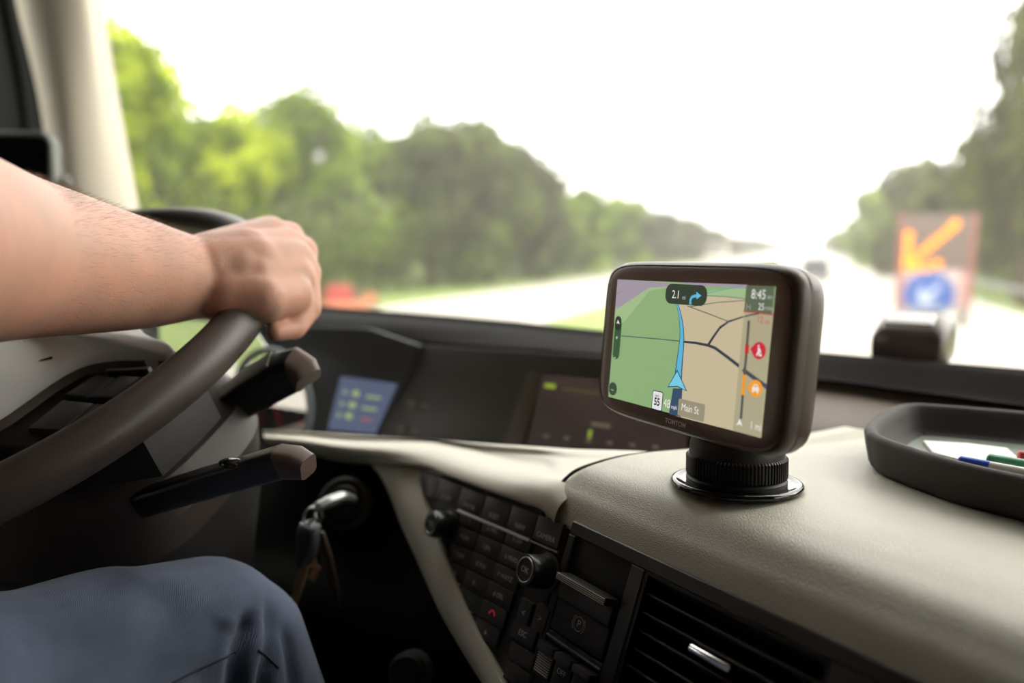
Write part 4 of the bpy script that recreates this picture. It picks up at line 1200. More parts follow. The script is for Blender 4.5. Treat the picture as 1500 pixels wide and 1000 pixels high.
# rounded sensor housing by the glass
HC = V((0.0928, 0.8896, 2.1788))
hs = thing('sensor_housing', 'dark rounded box with shiny top standing against the windscreen', 'sensor', HC)
bm = bmesh.new()
HF = frame(HC, V((.93, -.37, 0)), V((0, 0, 1)), V((-.37, -.93, 0)))
def hring(w, h, z, r, y0=-.01): return [HF @ V((x, y + h / 2 + y0, z)) for x, y in rrect(w, h, r, 6)]
rings(bm, [hring(.062, .052, -.06, .014), hring(.070, .058, -.055, .018), hring(.0725, .0610, -.032, .020), hring(.0722, .0585, -.024, .019), hring(.071, .046, -.004, .016), hring(.066, .040, .0, .012), hring(.03, .02, .001, .009, .006)])
hb = obj('case', bm, mat('sensor_plastic', (84, 72, 66), 0.3, spec=0.6), hs, angle=50)
bm = bmesh.new(); box(bm, (0, 0, 0), (.047, .0195, .006), HF @ Matrix.Translation((0, .0425, -.0145)) @ Matrix.Rotation(radians(-58), 4, 'X'), .0025, 3); obj('sky_reflection_plate', bm, mat('sky_reflection_white', (225, 225, 225), 0.12, spec=0.8), hb)  # white plate stands in for the sky reflected along the top edge

# dark screen in a grey frame by the pillar
MFC = V((-1.143, 0.7703, 2.3909))
mr = thing('pillar_screen', 'black screen in a rounded grey frame beside the window pillar', 'screen', MFC - V((0, 0, .1)))
MF = look(MFC, V((.42, -.90, .06)))
bm = bmesh.new()
rings(bm, [[MF @ V((x, y, z)) for x, y in rrect(w, h, r, 6)] for w, h, r, z in ((.165, .145, .018, -.03), (.178, .158, .02, -.02), (.178, .158, .02, -.003), (.174, .154, .019, 0), (.164, .144, .016, 0), (.162, .142, .015, -.006))])
fr_ = obj('frame', bm, mat('screen_frame', (98, 100, 96), 0.45), mr, angle=40)
bm = bmesh.new(); prism(bm, rrect(.163, .143, .015), -.008, -.003, MF); obj('panel', bm, mat('screen_black_glass', (12, 11, 11), 0.2, spec=0.3), mr)
bm = bmesh.new(); tube(bm, [(-1.0694, 0.8111, 2.3938), (-1.0841, 0.8384, 2.3983), (-1.1508, 0.9001, 2.4096)], [.007, .009, .008], 16); obj('bracket', bm, M['black'], mr)
bm = bmesh.new(); bmesh.ops.create_uvsphere(bm, u_segments=20, v_segments=12, radius=.011, matrix=Matrix.Translation((-1.0748, 0.8312, 2.3975))); obj('pivot', bm, mat('pivot_grey', (92, 90, 84), 0.4), mr, angle=0)

# ============================================================ DRIVER
drv = thing('person', 'driver with bare right forearm on the wheel and blue jeans', 'person', (-0.50, -0.2, EYE - 1.05))
bm = bmesh.new()
WR = (-0.4156, 0.4241, 2.2758)
ARM = [(-0.3507, 0.1855, 2.3027), (-0.374, 0.2246, 2.3), (-0.4031, 0.2721, 2.2953), (-0.4182, 0.3142, 2.2904), (-0.4269, 0.3535, 2.2851), (-0.4249, 0.3862, 2.2805), (-0.4201, 0.4095, 2.2778), (-0.4156, 0.4241, 2.2758)]
RAD = [.049, .0485, .0462, .0440, .0412, .0372, .0325, .0292]
tube(bm, catmull(ARM, 40), [p.x for p in catmull([(r_, 0, 0) for r_ in RAD], 40)], 40)
capsule(bm, V(ARM[-1]), V(ARM[-1]) + (V(ARM[-1]) - V(ARM[-2])) * .3, .0292, .0285, 30, 8)
EL = V(ARM[0])
SHO = V((-0.44, -0.24, EYE - 0.02))
capsule(bm, EL, SHO, .0495, .062, 40, 10)
MCP = [(-0.4428, 0.5365, 2.3118), (-0.4183, 0.5283, 2.3069), (-0.3955, 0.5163, 2.2955), (-0.3802, 0.5006, 2.2788)]      # index .. little
for k, (m_, r_) in enumerate(zip(MCP, (.0150, .0147, .0141, .0133))):
    w0 = V(WR).lerp(V(MCP[0]), .12) + V((0, 0, .006)) - (V(MCP[0]) - V(MCP[3])) * (k * .10 - .05)
    capsule(bm, w0, m_, .0235, r_, 18, 6)
for k in range(3):
    capsule(bm, V(WR).lerp(V(MCP[k]), .45), (V(MCP[k]) + V(MCP[k + 1])) / 2 + V((0, 0, -.0035)), .022, .0125, 18, 6)
UL = [(-0.4172, 0.4213, 2.2685), (-0.3896, 0.4252, 2.264), (-0.3702, 0.4382, 2.2617), (-0.3697, 0.4701, 2.2638)]
for i, (ra, rb) in enumerate(((.020, .0195), (.0195, .0178), (.0178, .0160))):
    capsule(bm, UL[i], UL[i + 1], ra, rb, 18, 6)
capsule(bm, (-0.4188, 0.4194, 2.275), (-0.3977, 0.4414, 2.2789), .0285, .0262, 24, 8)
capsule(bm, (-0.4162, 0.4224, 2.2813), (-0.4016, 0.459, 2.2917), .0275, .0225, 24, 8)
capsule(bm, (-0.3977, 0.4414, 2.2789), (-0.3882, 0.4881, 2.2828), .0262, .0215, 24, 8)
capsule(bm, (-0.4233, 0.4522, 2.2896), (-0.4214, 0.5136, 2.3045), .0235, .0190, 24, 8)
capsule(bm, (-0.401, 0.4567, 2.2887), (-0.4003, 0.5058, 2.2967), .0245, .0180, 24, 8)
capsule(bm, (-0.4012, 0.4348, 2.2801), (-0.3887, 0.4819, 2.2787), .024, .019, 18, 6)
capsule(bm, (-0.4059, 0.4277, 2.2818), (-0.3923, 0.4554, 2.2857), .0250, .0228, 24, 8)
capsule(bm, (-0.3923, 0.4554, 2.2857), (-0.3864, 0.4927, 2.2871), .0228, .0185, 24, 8)
capsule(bm, (-0.387, 0.4486, 2.2758), (-0.3794, 0.4832, 2.2767), .0220, .0180, 24, 8)
# fingers wrap over the far side of the rim and curl back underneath
off = [V(MCP[k]) - V(MCP[3]) for k in range(4)]
little = [(-0.3802, 0.5006, 2.2788), (-0.3683, 0.4885, 2.2509), (-0.3665, 0.4677, 2.2368), (-0.3698, 0.4489, 2.2361)]
for k in (3, 2, 1, 0):
    if k == 3: ch = [V(q) for q in little]
    else:
        ch = [V(MCP[k])] + [V(q) + off[k] * s + V((0, 0, -.004)) for q, s in zip(little[1:], (.97, .93, .90))]
    rs = ((.0145, .0120, .0105, .0090), (.0145, .0122, .0108, .0092), (.0138, .0118, .0103, .0088), (.0126, .0100, .0084, .0072))[k]
    for i in range(3):
        capsule(bm, ch[i], ch[i + 1], rs[i], rs[i + 1], 14, 5)
TH = [(-0.4301, 0.4605, 2.2831), (-0.4563, 0.5015, 2.2863), (-0.4796, 0.5343, 2.2927), (-0.5061, 0.5571, 2.2987)]
for i, (ra, rb) in enumerate(((.019, .015), (.015, .012), (.012, .009))):
    capsule(bm, TH[i], TH[i + 1], ra, rb, 14, 5)
me = fuse(bm, .0017, 22)
# knuckle hollows, tendons and the crease at the wrist
skin_pts = me.vertices
arm = link('body', me, M['skin'], drv, angle=0)
arm['label'] = 'bare right arm and hand gripping the steering wheel rim'
# fine hairs on the forearm
dg = bpy.context.evaluated_depsgraph_get()
bm = bmesh.new()
vs = me.vertices
axis = [V(p) for p in ARM[2:]]
cand = [v for v in vs if (v.co - V(ARM[2])).dot(V(ARM[7]) - V(ARM[2])) > 0 and (v.co - V(ARM[7])).dot(V(ARM[7]) - V(ARM[2])) < 0]
along = (V(ARM[7]) - V(ARM[2])).normalized()
n_h = 0
for v in random.sample(cand, min(len(cand), 6000)):
    nrm = v.normal
    up = nrm.z
    if random.random() > (0.15 + 0.85 * max(0, up)) or nrm.y > .75: continue
    L = random.uniform(.004, .008)
    d = (along * .75 + nrm * random.uniform(.25, .6) + V((random.uniform(-.25, .25),) * 3)).normalized()
    p0 = v.co - nrm * .0004
    p1 = p0 + d * L * .55 + nrm * .0003
    p2 = p0 + d * L - nrm * .0006
    r_ = .00004
    tube(bm, [p0, p1, p2], [r_, r_ * .9, r_ * .3], 3, cap=False)
h_ = obj('arm_hair', bm, M['hair'], arm, angle=0, recalc=False)
h_['kind'] = 'stuff'

# jeans
bm = bmesh.new()
HIP = (-0.47, -0.20, EYE - 0.44)
KN = V((-0.3684, 0.3589, 2.0349))
TH_ = [V((-0.3976, 0.134, 2.0646)), V((-0.3967, 0.1976, 2.05)), V((-0.3959, 0.2452, 2.0389)), V((-0.3886, 0.3021, 2.0362)), KN]
TR = [.086, .080, .0745, .0695, .0590]
capsule(bm, HIP, TH_[0], .095, TR[0], 28, 8)
for i in range(4): capsule(bm, TH_[i], TH_[i + 1], TR[i], TR[i + 1], 28, 8)
capsule(bm, KN, V((-0.3554, 0.3633, 2.0286)), .0575, .052, 28, 8)
SHIN = [KN + V((.012, .012, -.01)), KN + V((.030, .035, -.12)), KN + V((.035, .055, -.40)), KN + V((.035, .05, -.60))]
for i, (ra, rb) in enumerate(((.054, .053), (.053, .050), (.050, .046))): capsule(bm, SHIN[i], SHIN[i + 1], ra, rb, 24, 8)
# the other leg, out beyond the wheel
capsule(bm, (-0.66, -0.20, EYE - 0.44), (-0.80, 0.30, EYE - 0.30), .095, .062, 24, 8)
capsule(bm, (-0.80, 0.30, EYE - 0.30), (-0.80, 0.42, EYE - 0.85), .058, .046, 24, 8)
capsule(bm, HIP, (-0.66, -0.20, EYE - 0.44), .11, .11, 24, 8)
me = fuse(bm, .0032, 8)
from mathutils.bvhtree import BVHTree
def on_cloth(pts, n):
    t = BVHTree.FromPolygons([v.co for v in me.vertices], [p.vertices for p in me.polygons])
    out = []
    for p in catmull(pts, n):
        h_ = t.ray_cast(V((0, 0, EYE)), (p - V((0, 0, EYE))).normalized())
        if h_[0] is not None: out.append(h_[0])
    return out
def press(pts, width, depth):
    line = on_cloth(pts, 40)
    mid = line[len(line) // 2]
    near = [(v, v.normal.copy()) for v in me.vertices if (v.co - mid).length < .11]
    for v, n_ in near:
        dd = min(((v.co - q).length, k) for k, q in enumerate(line))
        if dd[0] < width * 3:
            fade = min(1, dd[1] / 10 + .12)
            v.co -= n_ * depth * fade * math.exp(-(dd[0] / width) ** 2)
    me.update()
press([(-0.2687, 0.3004, 2.1088), (-0.271, 0.2983, 2.0998), (-0.2741, 0.2953, 2.0872), (-0.2754, 0.2928, 2.0727), (-0.2756, 0.2903, 2.0547)], .0058, .011)
press([(-0.2622, 0.3039, 2.1153), (-0.2596, 0.3031, 2.1016), (-0.259, 0.3016, 2.089), (-0.2617, 0.2986, 2.0745), (-0.2629, 0.2958, 2.0583)], .0048, .0075)
press([(-0.2556, 0.3049, 2.1034), (-0.2501, 0.3049, 2.0872), (-0.2472, 0.3036, 2.0691), (-0.2452, 0.3024, 2.0547)], .005, .005)
press([(-0.2826, 0.2941, 2.1034), (-0.286, 0.291, 2.0908), (-0.2914, 0.2866, 2.0745)], .009, .004)
press([(-0.3173, 0.2829, 2.1232), (-0.3131, 0.2821, 2.1052), (-0.3154, 0.2782, 2.0836)], .016, .0035)
jeans = link('jeans', me, M['denim'], drv, angle=0)
jeans['label'] = 'worn blue denim jeans over the bent knee'
from mathutils.bvhtree import BVHTree
bvh = BVHTree.FromPolygons([v.co for v in me.vertices], [p.vertices for p in me.polygons])
def stitch(pts, r_):
    out = []
    for p in catmull(pts, 24):
        d = (p - V((0, 0, EYE))).normalized()
        hit = bvh.ray_cast(V((0, 0, EYE)), d)
        if hit[0] is not None: out.append(hit[0] + hit[1] * r_ * .2)
    b = bmesh.new(); tube(b, out, r_, 6); return b
obj('seam', stitch([(-0.3129, 0.2768, 2.0655), (-0.2997, 0.2831, 2.0735), (-0.2882, 0.2886, 2.0792), (-0.2767, 0.294, 2.0854)], .0007), M['seam'], jeans)
obj('seam', stitch([(-0.2656, 0.2986, 2.0864), (-0.2607, 0.3001, 2.0828), (-0.255, 0.3016, 2.0771)], .0007), M['seam'], jeans)

# shirt, neck and head (behind the frame, seen only from other viewpoints)
bm = bmesh.new()
for a, b, ra, rb in (((-.57, -.24, EYE - .40), (-.57, -.28, EYE - .10), .15, .155), ((-.52, -.27, EYE - .14), (-.62, -.27, EYE - .14), .13, .13), ((-.46, -.26, EYE - .03), (-.68, -.26, EYE - .03), .075, .075),
                     ((-.44, -.24, EYE - .02), (-.425, -.06, EYE - .01), .072, .064), ((-.70, -.24, EYE - .02), (-.76, -.05, EYE - .12), .072, .064)):
    capsule(bm, a, b, ra, rb, 24, 8)
me = fuse(bm, .008, 6)
sh = link('shirt', me, M['shirt'], drv, angle=0)

# head, turned to the road
HX, HY, HZ = -0.57, -0.20, EYE + 0.205
bm = bmesh.new()
capsule(bm, (HX, HY - .06, EYE + .0), (HX, HY - .02, HZ - .06), .062, .056, 24, 8)
bmesh.ops.create_uvsphere(bm, u_segments=28, v_segments=18, radius=.092, matrix=Matrix.Translation((HX, HY - .012, HZ + .03)) @ Matrix.Diagonal((.84, 1.06, 1.0, 1)))
capsule(bm, (HX, HY + .03, HZ), (HX, HY + .052, HZ - .072), .066, .036, 24, 8)
capsule(bm, (HX, HY + .088, HZ + .022), (HX, HY + .100, HZ - .018), .008, .012, 12, 5)
for s_ in (-1, 1):
    capsule(bm, (HX + s_ * .078, HY - .005, HZ + .02), (HX + s_ * .080, HY - .002, HZ - .03), .013, .010, 12, 5)
    capsule(bm, (HX + s_ * .05, HY + .074, HZ + .040), (HX + s_ * .014, HY + .086, HZ + .040), .009, .009, 12, 5)
capsule(bm, (HX - .022, HY + .080, HZ - .045), (HX + .022, HY + .080, HZ - .045), .009, .009, 12, 5)
head = link('head', fuse(bm, .004, 4), M['skin'], drv, angle=0)
for s_ in (-1, 1):
    bm = bmesh.new(); bmesh.ops.create_uvsphere(bm, u_segments=16, v_segments=10, radius=.011, matrix=Matrix.Translation((HX + s_ * .030, HY + .078, HZ + .022))); obj('eye', bm, M['sign_white'], head, angle=0)
bm = bmesh.new()
bmesh.ops.create_uvsphere(bm, u_segments=28, v_segments=18, radius=.098, matrix=Matrix.Translation((HX, HY - .022, HZ + .042)) @ Matrix.Diagonal((.86, 1.04, .98, 1)))
bmesh.ops.delete(bm, geom=[v for v in bm.verts if v.co.z < HZ + .02 + .9 * max(0, v.co.y - HY + .01)], context='VERTS')
obj('hair', bm, mat('brown_hair', (62, 46, 36), 0.7), head, angle=0)

# ============================================================ OUTDOORS
def slab(name, x0, x1, y0, y1, z0, z1, m, label=None):
    bm = bmesh.new(); box(bm, ((x0 + x1) / 2, (y0 + y1) / 2, (z0 + z1) / 2), (x1 - x0, y1 - y0, z1 - z0)); return struct(name, bm, m, label, smooth=False)
slab('ground', -120, 120, -60, 900, -.5, -.05, M['grass'])
slab('road', -3.6, 6.6, -60, 900, -.2, 0, M['asphalt'], 'pale asphalt carriageway running straight ahead')
slab('opposite_road', -15.2, -7.6, -60, 900, -.2, 0, M['asphalt'], 'pale asphalt carriageway beyond the grass median')
for k, x in enumerate((-3.2, 6.1, -14.8, -8.0)):
    slab('road_marking', x - .07, x + .07, -40, 700, .0, .004, M['white_paint'])
for k in range(14):
    bm = bmesh.new(); box(bm, (1.45, 8 + k * 12, .002), (.13, 5, .004)); struct('lane_dash', bm, M['white_paint'], smooth=False)

# trees
random.seed(21)
def crown(seed, blobs, n, leaf):
    rnd = random.Random(seed)
    verts, faces = [], []
    tot = sum(b[3] ** 2 for b in blobs)
    for bx, by, bz, br in blobs:
        for _ in range(int(n * br * br / tot)):
            while True:
                d = V((rnd.uniform(-1, 1), rnd.uniform(-1, 1), rnd.uniform(-1, 1)))
                if .05 < d.length < 1: break
            d.normalize()
            r_ = br * (rnd.uniform(.55, 1.0) ** .6) * (1 + .16 * noise.noise(d * 2.2 + V((seed, bx, bz))))
            c = V((bx, by, bz)) + V((d.x * r_, d.y * r_, d.z * r_ * .85))
            nn = (d + V((rnd.uniform(-.8, .8), rnd.uniform(-.8, .8), rnd.uniform(-.4, 1.0)))).normalized()
            u = nn.orthogonal().normalized()
            u.rotate(Matrix.Rotation(rnd.uniform(0, 6.28), 3, nn))
            w = nn.cross(u)
            s = leaf * rnd.uniform(.6, 1.3)
            k = len(verts)
            verts += [c - u * s * .5, c + w * s * .28 + nn * s * .1, c + u * s * .5, c - w * s * .28 + nn * s * .1]
            faces.append((k, k + 1, k + 2, k + 3))
    me = bpy.data.meshes.new('crown')
    me.from_pydata(verts, [], faces)
    return me
def blobs(seed, wide=.5, low=.12):
    """a unit-high crown of overlapping rounded masses"""
    rnd = random.Random(seed)
    out = [(0, 0, .62, .30), (0, 0, .40, .30)]
    for i in range(9):
        a = i * 2.4 + rnd.uniform(-.4, .4)
        z = low + .1 + (.70 - low) * ((i * .37) % 1)
        rad = wide * .62 * math.sqrt(max(.1, 1 - ((z - .45) / .58) ** 2))
        out.append((cos(a) * rad, sin(a) * rad, z, rnd.uniform(.14, .21)))
    for i in range(5):
        a = i * 1.2566 + rnd.uniform(-.3, .3)
        out.append((cos(a) * wide * .42, sin(a) * wide * .42, rnd.uniform(.70, .80), rnd.uniform(.13, .17)))
    out.append((rnd.uniform(-.08, .08), rnd.uniform(-.08, .08), .86, .14))
    return out
CROWNS = []
for k in range(4):
    me = crown(k + 1, blobs(k + 3, .50, .06), 7000, .055)
    CROWNS.append(me)
def trunk_mesh(seed):
    rnd = random.Random(seed)
    b = bmesh.new()
    tube(b, [(0, 0, -.01), (.004, 0, .10), (-.004, .004, .3), (0, 0, .6)], [.030, .024, .018, .008], 10)
    for i in range(6):
        a = i * 1.7 + rnd.uniform(-.3, .3); z = .18 + .06 * i
        tube(b, [(0, 0, z), (cos(a) * .12, sin(a) * .12, z + .10), (cos(a) * .24, sin(a) * .24, z + .17)], [.012, .008, .003], 6)
    me = bpy.data.meshes.new('trunk'); b.to_mesh(me); b.free(); return me
TRUNKS = [trunk_mesh(k) for k in range(2)]
for me in TRUNKS: me.materials.append(M['bark'])
LEAF = {}
def tree(x, y, h, r, kind, var, label, group):
    """h metres high, crown about r metres in radius"""
    t = thing('tree', label, 'tree', (x, y, -.05), group)
    key = (kind, var)
    if key not in LEAF:
        m2 = CROWNS[var].copy(); m2.materials.clear(); m2.materials.append(M['leaf_' + kind]); LEAF[key] = m2
    sx = r / .46
    for nm, me in (('crown', LEAF[key]), ('trunk', TRUNKS[var % 2])):
        o = bpy.data.objects.new(nm, me); S.collection.objects.link(o); o.parent = t
        o.scale = (sx, sx, h) if nm == 'crown' else (h, h, h)
        o.rotation_euler.z = random.uniform(0, 6.28)
    return t
def place(px_d, h, r, kind, var, label, group=None):
    tree(px_d[0], px_d[1], h, r, kind, var, label, group)
place((-21.9292, 17.2687), 10.2, 3.7, 'bright', 0, 'tall bright green tree at left beside the cream pillar')
place((-24.8989, 23.6804), 9.0, 2.9, 'mid', 3, 'lower pale green tree beside the tall one at the pillar')
place((-23.8047, 26.292), 8.8, 3.2, 'bright', 1, 'yellow green tree above the top of the steering wheel')
place((-23.5001, 31.8453), 10.4, 3.9, 'mid', 2, 'broad mid green tree above the driver\'s hand')
place((-23.182, 37.404), 9.4, 3.0, 'mid', 0, 'narrow pale green tree right of the broad one above the hand')
place((-20.8999, 39.406), 10.3, 3.8, 'dark', 3, 'dark olive tree left of the middle of the left-hand row')
place((-18.9147, 43.4613), 10.4, 3.8, 'dark', 1, 'tall dark tree where the left-hand row starts to fall away')
place((-18.4515, 51.2507), 8.8, 3.4, 'dark', 2, 'shorter dark tree next in line behind the tall dark ones')
place((-17.9419, 60.1449), 7.4, 3.4, 'mid', 0, 'rounded green tree above the left of the navigation device')
place((-17.6162, 71.1377), 7.5, 3.2, 'mid', 3, 'rounded hazy tree just above the navigation device corner')
place((-17.0088, 84.416), 6.6, 3.4, 'olive', 1, 'hazy tree above the middle of the navigation device')
BACKROW = 'dark tree mostly hidden behind the front left-hand row'
for a, h, v in (((-34.3381, 34.0131), 9.2, 2), ((-32.3976, 39.1367), 9.0, 1), ((-30.7524, 46.3142), 9.6, 3), ((-29.3604, 51.2177), 9.4, 0), ((-26.07, 54.7106), 10.4, 2), ((-23.9439, 62.0811), 9.0, 1), ((-23.4039, 73.1599), 7.6, 3)):
    place(a, h, 4.2, 'dark', v, BACKROW, 'back row of trees on the left')
FAR = 'small hazy tree far down the left-hand row above the navigation device'
for a, h, v in (((-16.1988, 102.1204), 6.4, 0), ((-16.3465, 129.2165), 5.6, 2), ((-16.0849, 161.9078), 4.6, 3), ((-15.2286, 200.2688), 4.8, 1), ((-14.7814, 254.7588), 4.6, 0), ((-14.309, 341.8454), 5.2, 2)):
    place(a, h, 3.8, 'olive', v, FAR, 'far trees of the left-hand row')
place((7.756, 34.6127), 13.6, 2.7, 'olive', 2, 'very tall thin-leaved tree at the right edge')
place((8.96, 42.6993), 8.6, 3.2, 'dark', 0, 'dark tree below the very tall one at the right edge')
place((8.1669, 51.0708), 8.4, 3.2, 'olive', 1, 'olive tree directly behind the lit arrow sign')
place((7.087, 63.6719), 9.3, 3.4, 'olive', 3, 'dense olive tree left of and behind the lit arrow sign')
place((6.3057, 82.9102), 8.6, 3.2, 'mid', 0, 'third tree down the right-hand row, hazy green')
place((5.6527, 110.8896), 7.2, 3.4, 'mid', 2, 'fourth tree down the right-hand row, low and hazy')
FAR2 = 'small hazy tree far down the right-hand row by the road end'
for a, h, v in (((5.079, 154.1079), 6.2, 1), ((4.8934, 219.2061), 5.6, 3), ((4.8934, 316.9651), 5.6, 0)):
    place(a, h, 4.0, 'olive', v, FAR2, 'far trees of the right-hand row')
# scrub under both rows, one mass nobody could count
def scrub(name, x0, x1, y0, y1, m, seed, n, hgt):
    rnd = random.Random(seed)
    verts, faces = [], []
    for _ in range(n):
        t = rnd.random() ** 2.0
        y = y0 + (y1 - y0) * t
        x = rnd.uniform(x0, x1)
        z = hgt * rnd.random() * (1 + .5 * noise.noise(V((x * .3, y * .3, seed))))
        s = .30 * rnd.uniform(.6, 1.3) * (1 + t * 1.5)
        nn = V((rnd.uniform(-1, 1), rnd.uniform(-1, .3), rnd.uniform(-.2, 1))).normalized()
        u = nn.orthogonal().normalized(); u.rotate(Matrix.Rotation(rnd.uniform(0, 6.28), 3, nn)); w = nn.cross(u)
        c = V((x, y, max(0, z)))
        k = len(verts)
        verts += [c - u * s * .5, c + w * s * .3, c + u * s * .5, c - w * s * .3]
        faces.append((k, k + 1, k + 2, k + 3))
    me = bpy.data.meshes.new(name); me.from_pydata(verts, [], faces)
    return tag(link(name, me, m, smooth=False), 'low green undergrowth along the foot of the ' + ('left' if x0 < 0 else 'right') + '-hand trees', 'undergrowth', kind='stuff')
scrub('undergrowth', -23, -18.5, 10, 260, M['leaf_dark'], 3, 22000, 4.2)
scrub('undergrowth', 8.8, 14, 20, 260, M['leaf_dark'], 4, 12000, 3.0)

# guard rail on the right
gr = thing('guard_rail', 'grey metal guard rail along the right verge', 'guard rail', (7.4, 20, 0))
bm = bmesh.new()
for z0, z1, yo in ((.50, .58, 0), (.58, .66, .04), (.66, .74, 0)):
    box(bm, (7.4 - yo, 60, (z0 + z1) / 2), (.05, 100, .085))
obj('rail', bm, M['galvanised'], gr)
for k in range(25):
    bm = bmesh.new(); box(bm, (7.5, 12 + 4 * k, .34), (.08, .1, .72)); obj('post', bm, M['galvanised'], gr)

# road-works arrow trailer
sgx, sgy = (3.2853, 25.2151)
sg = thing('arrow_sign', 'road works trailer sign with lit amber arrow and round blue sign', 'traffic sign', (sgx, sgy, 0))
sd = V((sgx, sgy, 0)).normalized()
SGF = frame((sgx, sgy, 0), V((sd.y, -sd.x, 0)), V((0, 0, 1)), -sd)       # x right, y up, z towards the traffic
bm = bmesh.new(); box(bm, (-.02, 2.42, -.06), (1.96, 1.62, .08), SGF, .03); obj('upper_board', bm, M['board'], sg)
bm = bmesh.new(); box(bm, (-.02, .98, -.06), (1.96, 1.26, .08), SGF, .03); lb = obj('lower_board', bm, mat('faded_board', (176, 158, 152), 0.6), sg)
bm = bmesh.new()
for s in (-1, 1):
    for k in range(5):
        x = -.02 + s * .82
        prism(bm, [(x - .15, .42 + k * .25), (x + .15, .50 + k * .25), (x + .15, .62 + k * .25), (x - .15, .54 + k * .25)], -.02, -.012, SGF)
obj('red_stripes', bm, M['sign_red'], lb)
bm = bmesh.new()
for s in (-1, 1):
    box(bm, (-.02 + s * .95, 1.9, -.05), (.10, 2.75, .10), SGF, .02)
obj('frame', bm, M['sign_red'], sg)
cx, cy = (-0.12, 0.86)
bm = bmesh.new(); lathe(bm, [(.68, -.015), (.68, .0), (.66, .004), (.01, .004)], SGF @ Matrix.Translation((cx, cy, 0)), 64); bs = obj('round_sign', bm, M['blue_sign'], sg)
bm = bmesh.new()
AR = SGF @ Matrix.Translation((cx, cy, .008)) @ Matrix.Rotation(radians(225), 4, 'Z')
AR = AR @ Matrix.Scale(.8, 4)
prism(bm, [(-.50, -.09), (.06, -.09), (-.10, -.36), (.12, -.36), (.48, 0), (.12, .36), (-.10, .36), (.06, .09), (-.50, .09)], -.004, .004, AR)
obj('white_arrow', bm, mat('dull_arrow', (164, 174, 192), 0.5), bs)
lamps = [(-0.74, 2.62), (-0.74, 2.38), (-0.74, 2.14), (-0.74, 1.9), (-0.74, 1.68), (-0.48, 1.68), (-0.22, 1.68), (0.04, 1.78), (-0.54, 1.88), (-0.36, 2.1), (-0.18, 2.28), (0.0, 2.46), (0.18, 2.64), (0.36, 2.82), (0.44, 2.94)]
for (x, y) in lamps:
    bm = bmesh.new(); lathe(bm, [(.12, -.02), (.12, .03), (.105, .05), (.01, .055)], SGF @ Matrix.Translation((x, y, 0)), 20); obj('lamp', bm, M['amber'], sg)
for s in (-1, 1):
    bm = bmesh.new(); lathe(bm, [(.10, -.09), (.30, -.09), (.32, -.05), (.32, .05), (.30, .09), (.10, .09)], SGF @ Matrix.Translation((s * .8, .32, -.4)) @ Matrix.Rotation(pi / 2, 4, 'Y'), 32); obj('wheel', bm, M['tyre'], sg)
bm = bmesh.new(); box(bm, (0, .42, -.5), (1.7, .12, 1.1), SGF, .02); obj('chassis', bm, M['galvanised'], sg)

# vehicles
def car(name, label, x, y, L, w, h, paint, heading=1):
    t = thing(name, label, 'car' if name == 'car' else 'van', (x, y, 0))
    bm = bmesh.new()
    if name == 'car': pr = [(-L / 2, .3), (-L / 2, .75), (-L * .46, .88), (-L * .22, .93), (L * .28, .95), (L * .48, .9), (L / 2, .6), (L / 2, .3)]; cb = [(-L * .24, .9), (-L * .08, h), (L * .26, h), (L * .44, .92)]
    else: pr = [(-L / 2, .35), (-L / 2, .95), (-L * .42, 1.05), (-L * .36, 1.1), (-L * .26, h), (L / 2, h), (L / 2, .35)]; cb = [(-L * .365, 1.12), (-L * .275, h * .93), (-L * .10, h * .93), (-L * .10, 1.15)]
    F_ = Matrix.Translation((x, y, 0)) @ Matrix(((0, 0, 1, 0), (heading * -1, 0, 0, 0), (0, 1, 0, 0), (0, 0, 0, 1)))
    prism(bm, pr, -w / 2, w / 2, F_); obj('body', bm, paint, t, angle=30)
    bm = bmesh.new(); prism(bm, cb, -w * .44 if name == 'car' else -w * .505, w * .44 if name == 'car' else w * .505, F_); obj('windows', bm, M['car_glass'], t, angle=30)
    for sx in (-1, 1):
        for sy in (-.31, .31):
            bm = bmesh.new(); lathe(bm, [(.12, -.1), (.30, -.1), (.32, -.06), (.32, .06), (.30, .1), (.12, .1)], Matrix.Translation((x + sx * (w / 2 - .1), y + sy * L, .32)) @ Matrix.Rotation(pi / 2, 4, 'Y'), 24); obj('wheel', bm, M['tyre'], t)
    return t
a = (0.0439, 56.5006)
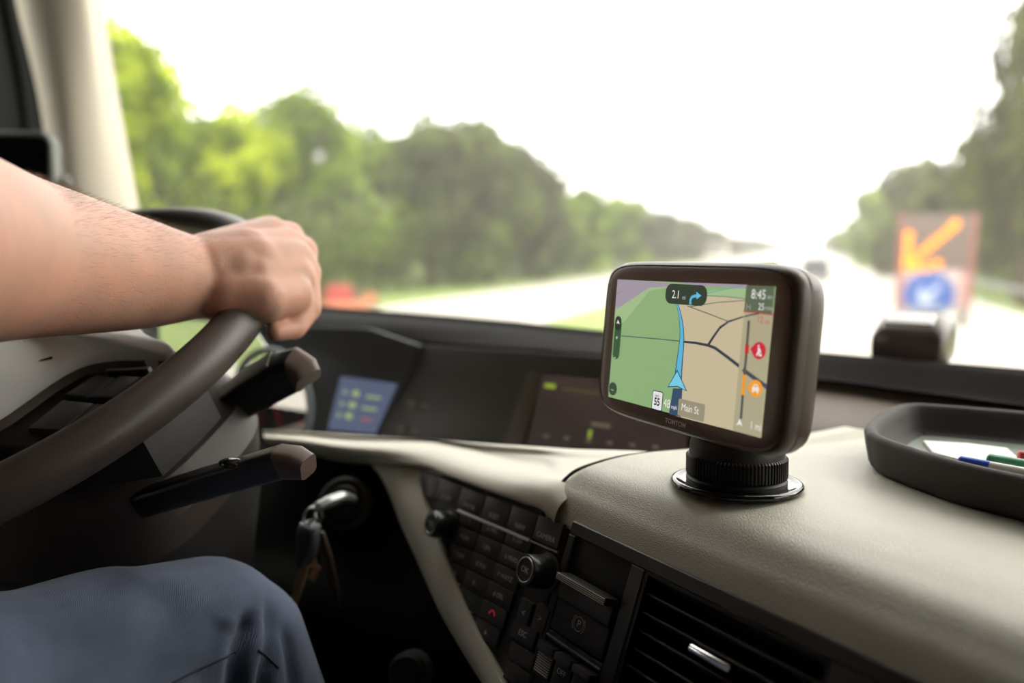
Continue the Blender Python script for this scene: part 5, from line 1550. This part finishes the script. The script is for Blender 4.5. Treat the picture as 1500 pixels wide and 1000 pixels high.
car('car', 'dark car far ahead on the road beside the navigation device', a[0], a[1], 4.4, 1.8, 1.5, M['car_dark'])
a = (-11.2548, 95.4148)
car('van', 'pale van coming on the opposite road above the navigation device', a[0], a[1], 5.2, 2.0, 2.3, M['car_pale'], -1)

# red and orange road-works barriers on the far verge at the left
def barrier(px_d, L, h, m, label, name):
    x, y = px_d
    t = thing(name, label, 'barrier', (x, y, 0), 'road works barriers on the far verge')
    d = V((x, y, 0)).normalized(); F_ = frame((x, y, 0), V((d.y, -d.x, 0)), V((0, 0, 1)), -d)
    bm = bmesh.new(); prism(bm, [(-L / 2, .12), (L / 2, .12), (L / 2 - .15, h), (-L / 2 + .25, h)], -.2, .2, F_, .05); obj('panel', bm, m, t)
    for s in (-1, 1):
        bm = bmesh.new(); box(bm, (s * L * .35, .07, 0), (.25, .16, .8), F_, .02); obj('foot', bm, M['tyre'], t)
    return t
barrier((-15.9913, 22.9103), 1.2, .88, M['red'], 'red plastic road barrier just right of the driver\'s hand', 'road_barrier')
barrier((-15.2433, 23.7535), .7, .58, M['orange'], 'small orange road barrier right of the red one', 'road_barrier')
barrier((-15.1358, 22.1674), 1.6, .36, M['orange'], 'low orange barrier in front of the red one', 'road_barrier')
barrier((-16.0402, 23.9769), .5, .80, M['board'], 'narrow grey barrier between the red and the orange one', 'road_barrier')

# thin summer haze lying over the road
bm = bmesh.new(); box(bm, (0, 166, 6.9), (150, 316, 14))
hz = obj('haze', bm, None, smooth=False)
hm = bpy.data.materials.new('summer_haze'); hm.use_nodes = True
hm.node_tree.nodes.clear()
ho = hm.node_tree.nodes.new('ShaderNodeOutputMaterial')
hv = hm.node_tree.nodes.new('ShaderNodeVolumeScatter')
hv.inputs['Color'].default_value = (1, .97, .92, 1)
hv.inputs['Density'].default_value = .0022
hv.inputs['Anisotropy'].default_value = .3
hm.node_tree.links.new(hv.outputs[0], ho.inputs['Volume'])
hz.data.materials.append(hm)
tag(hz, 'thin bright haze lying over the road and trees', 'haze', kind='stuff')
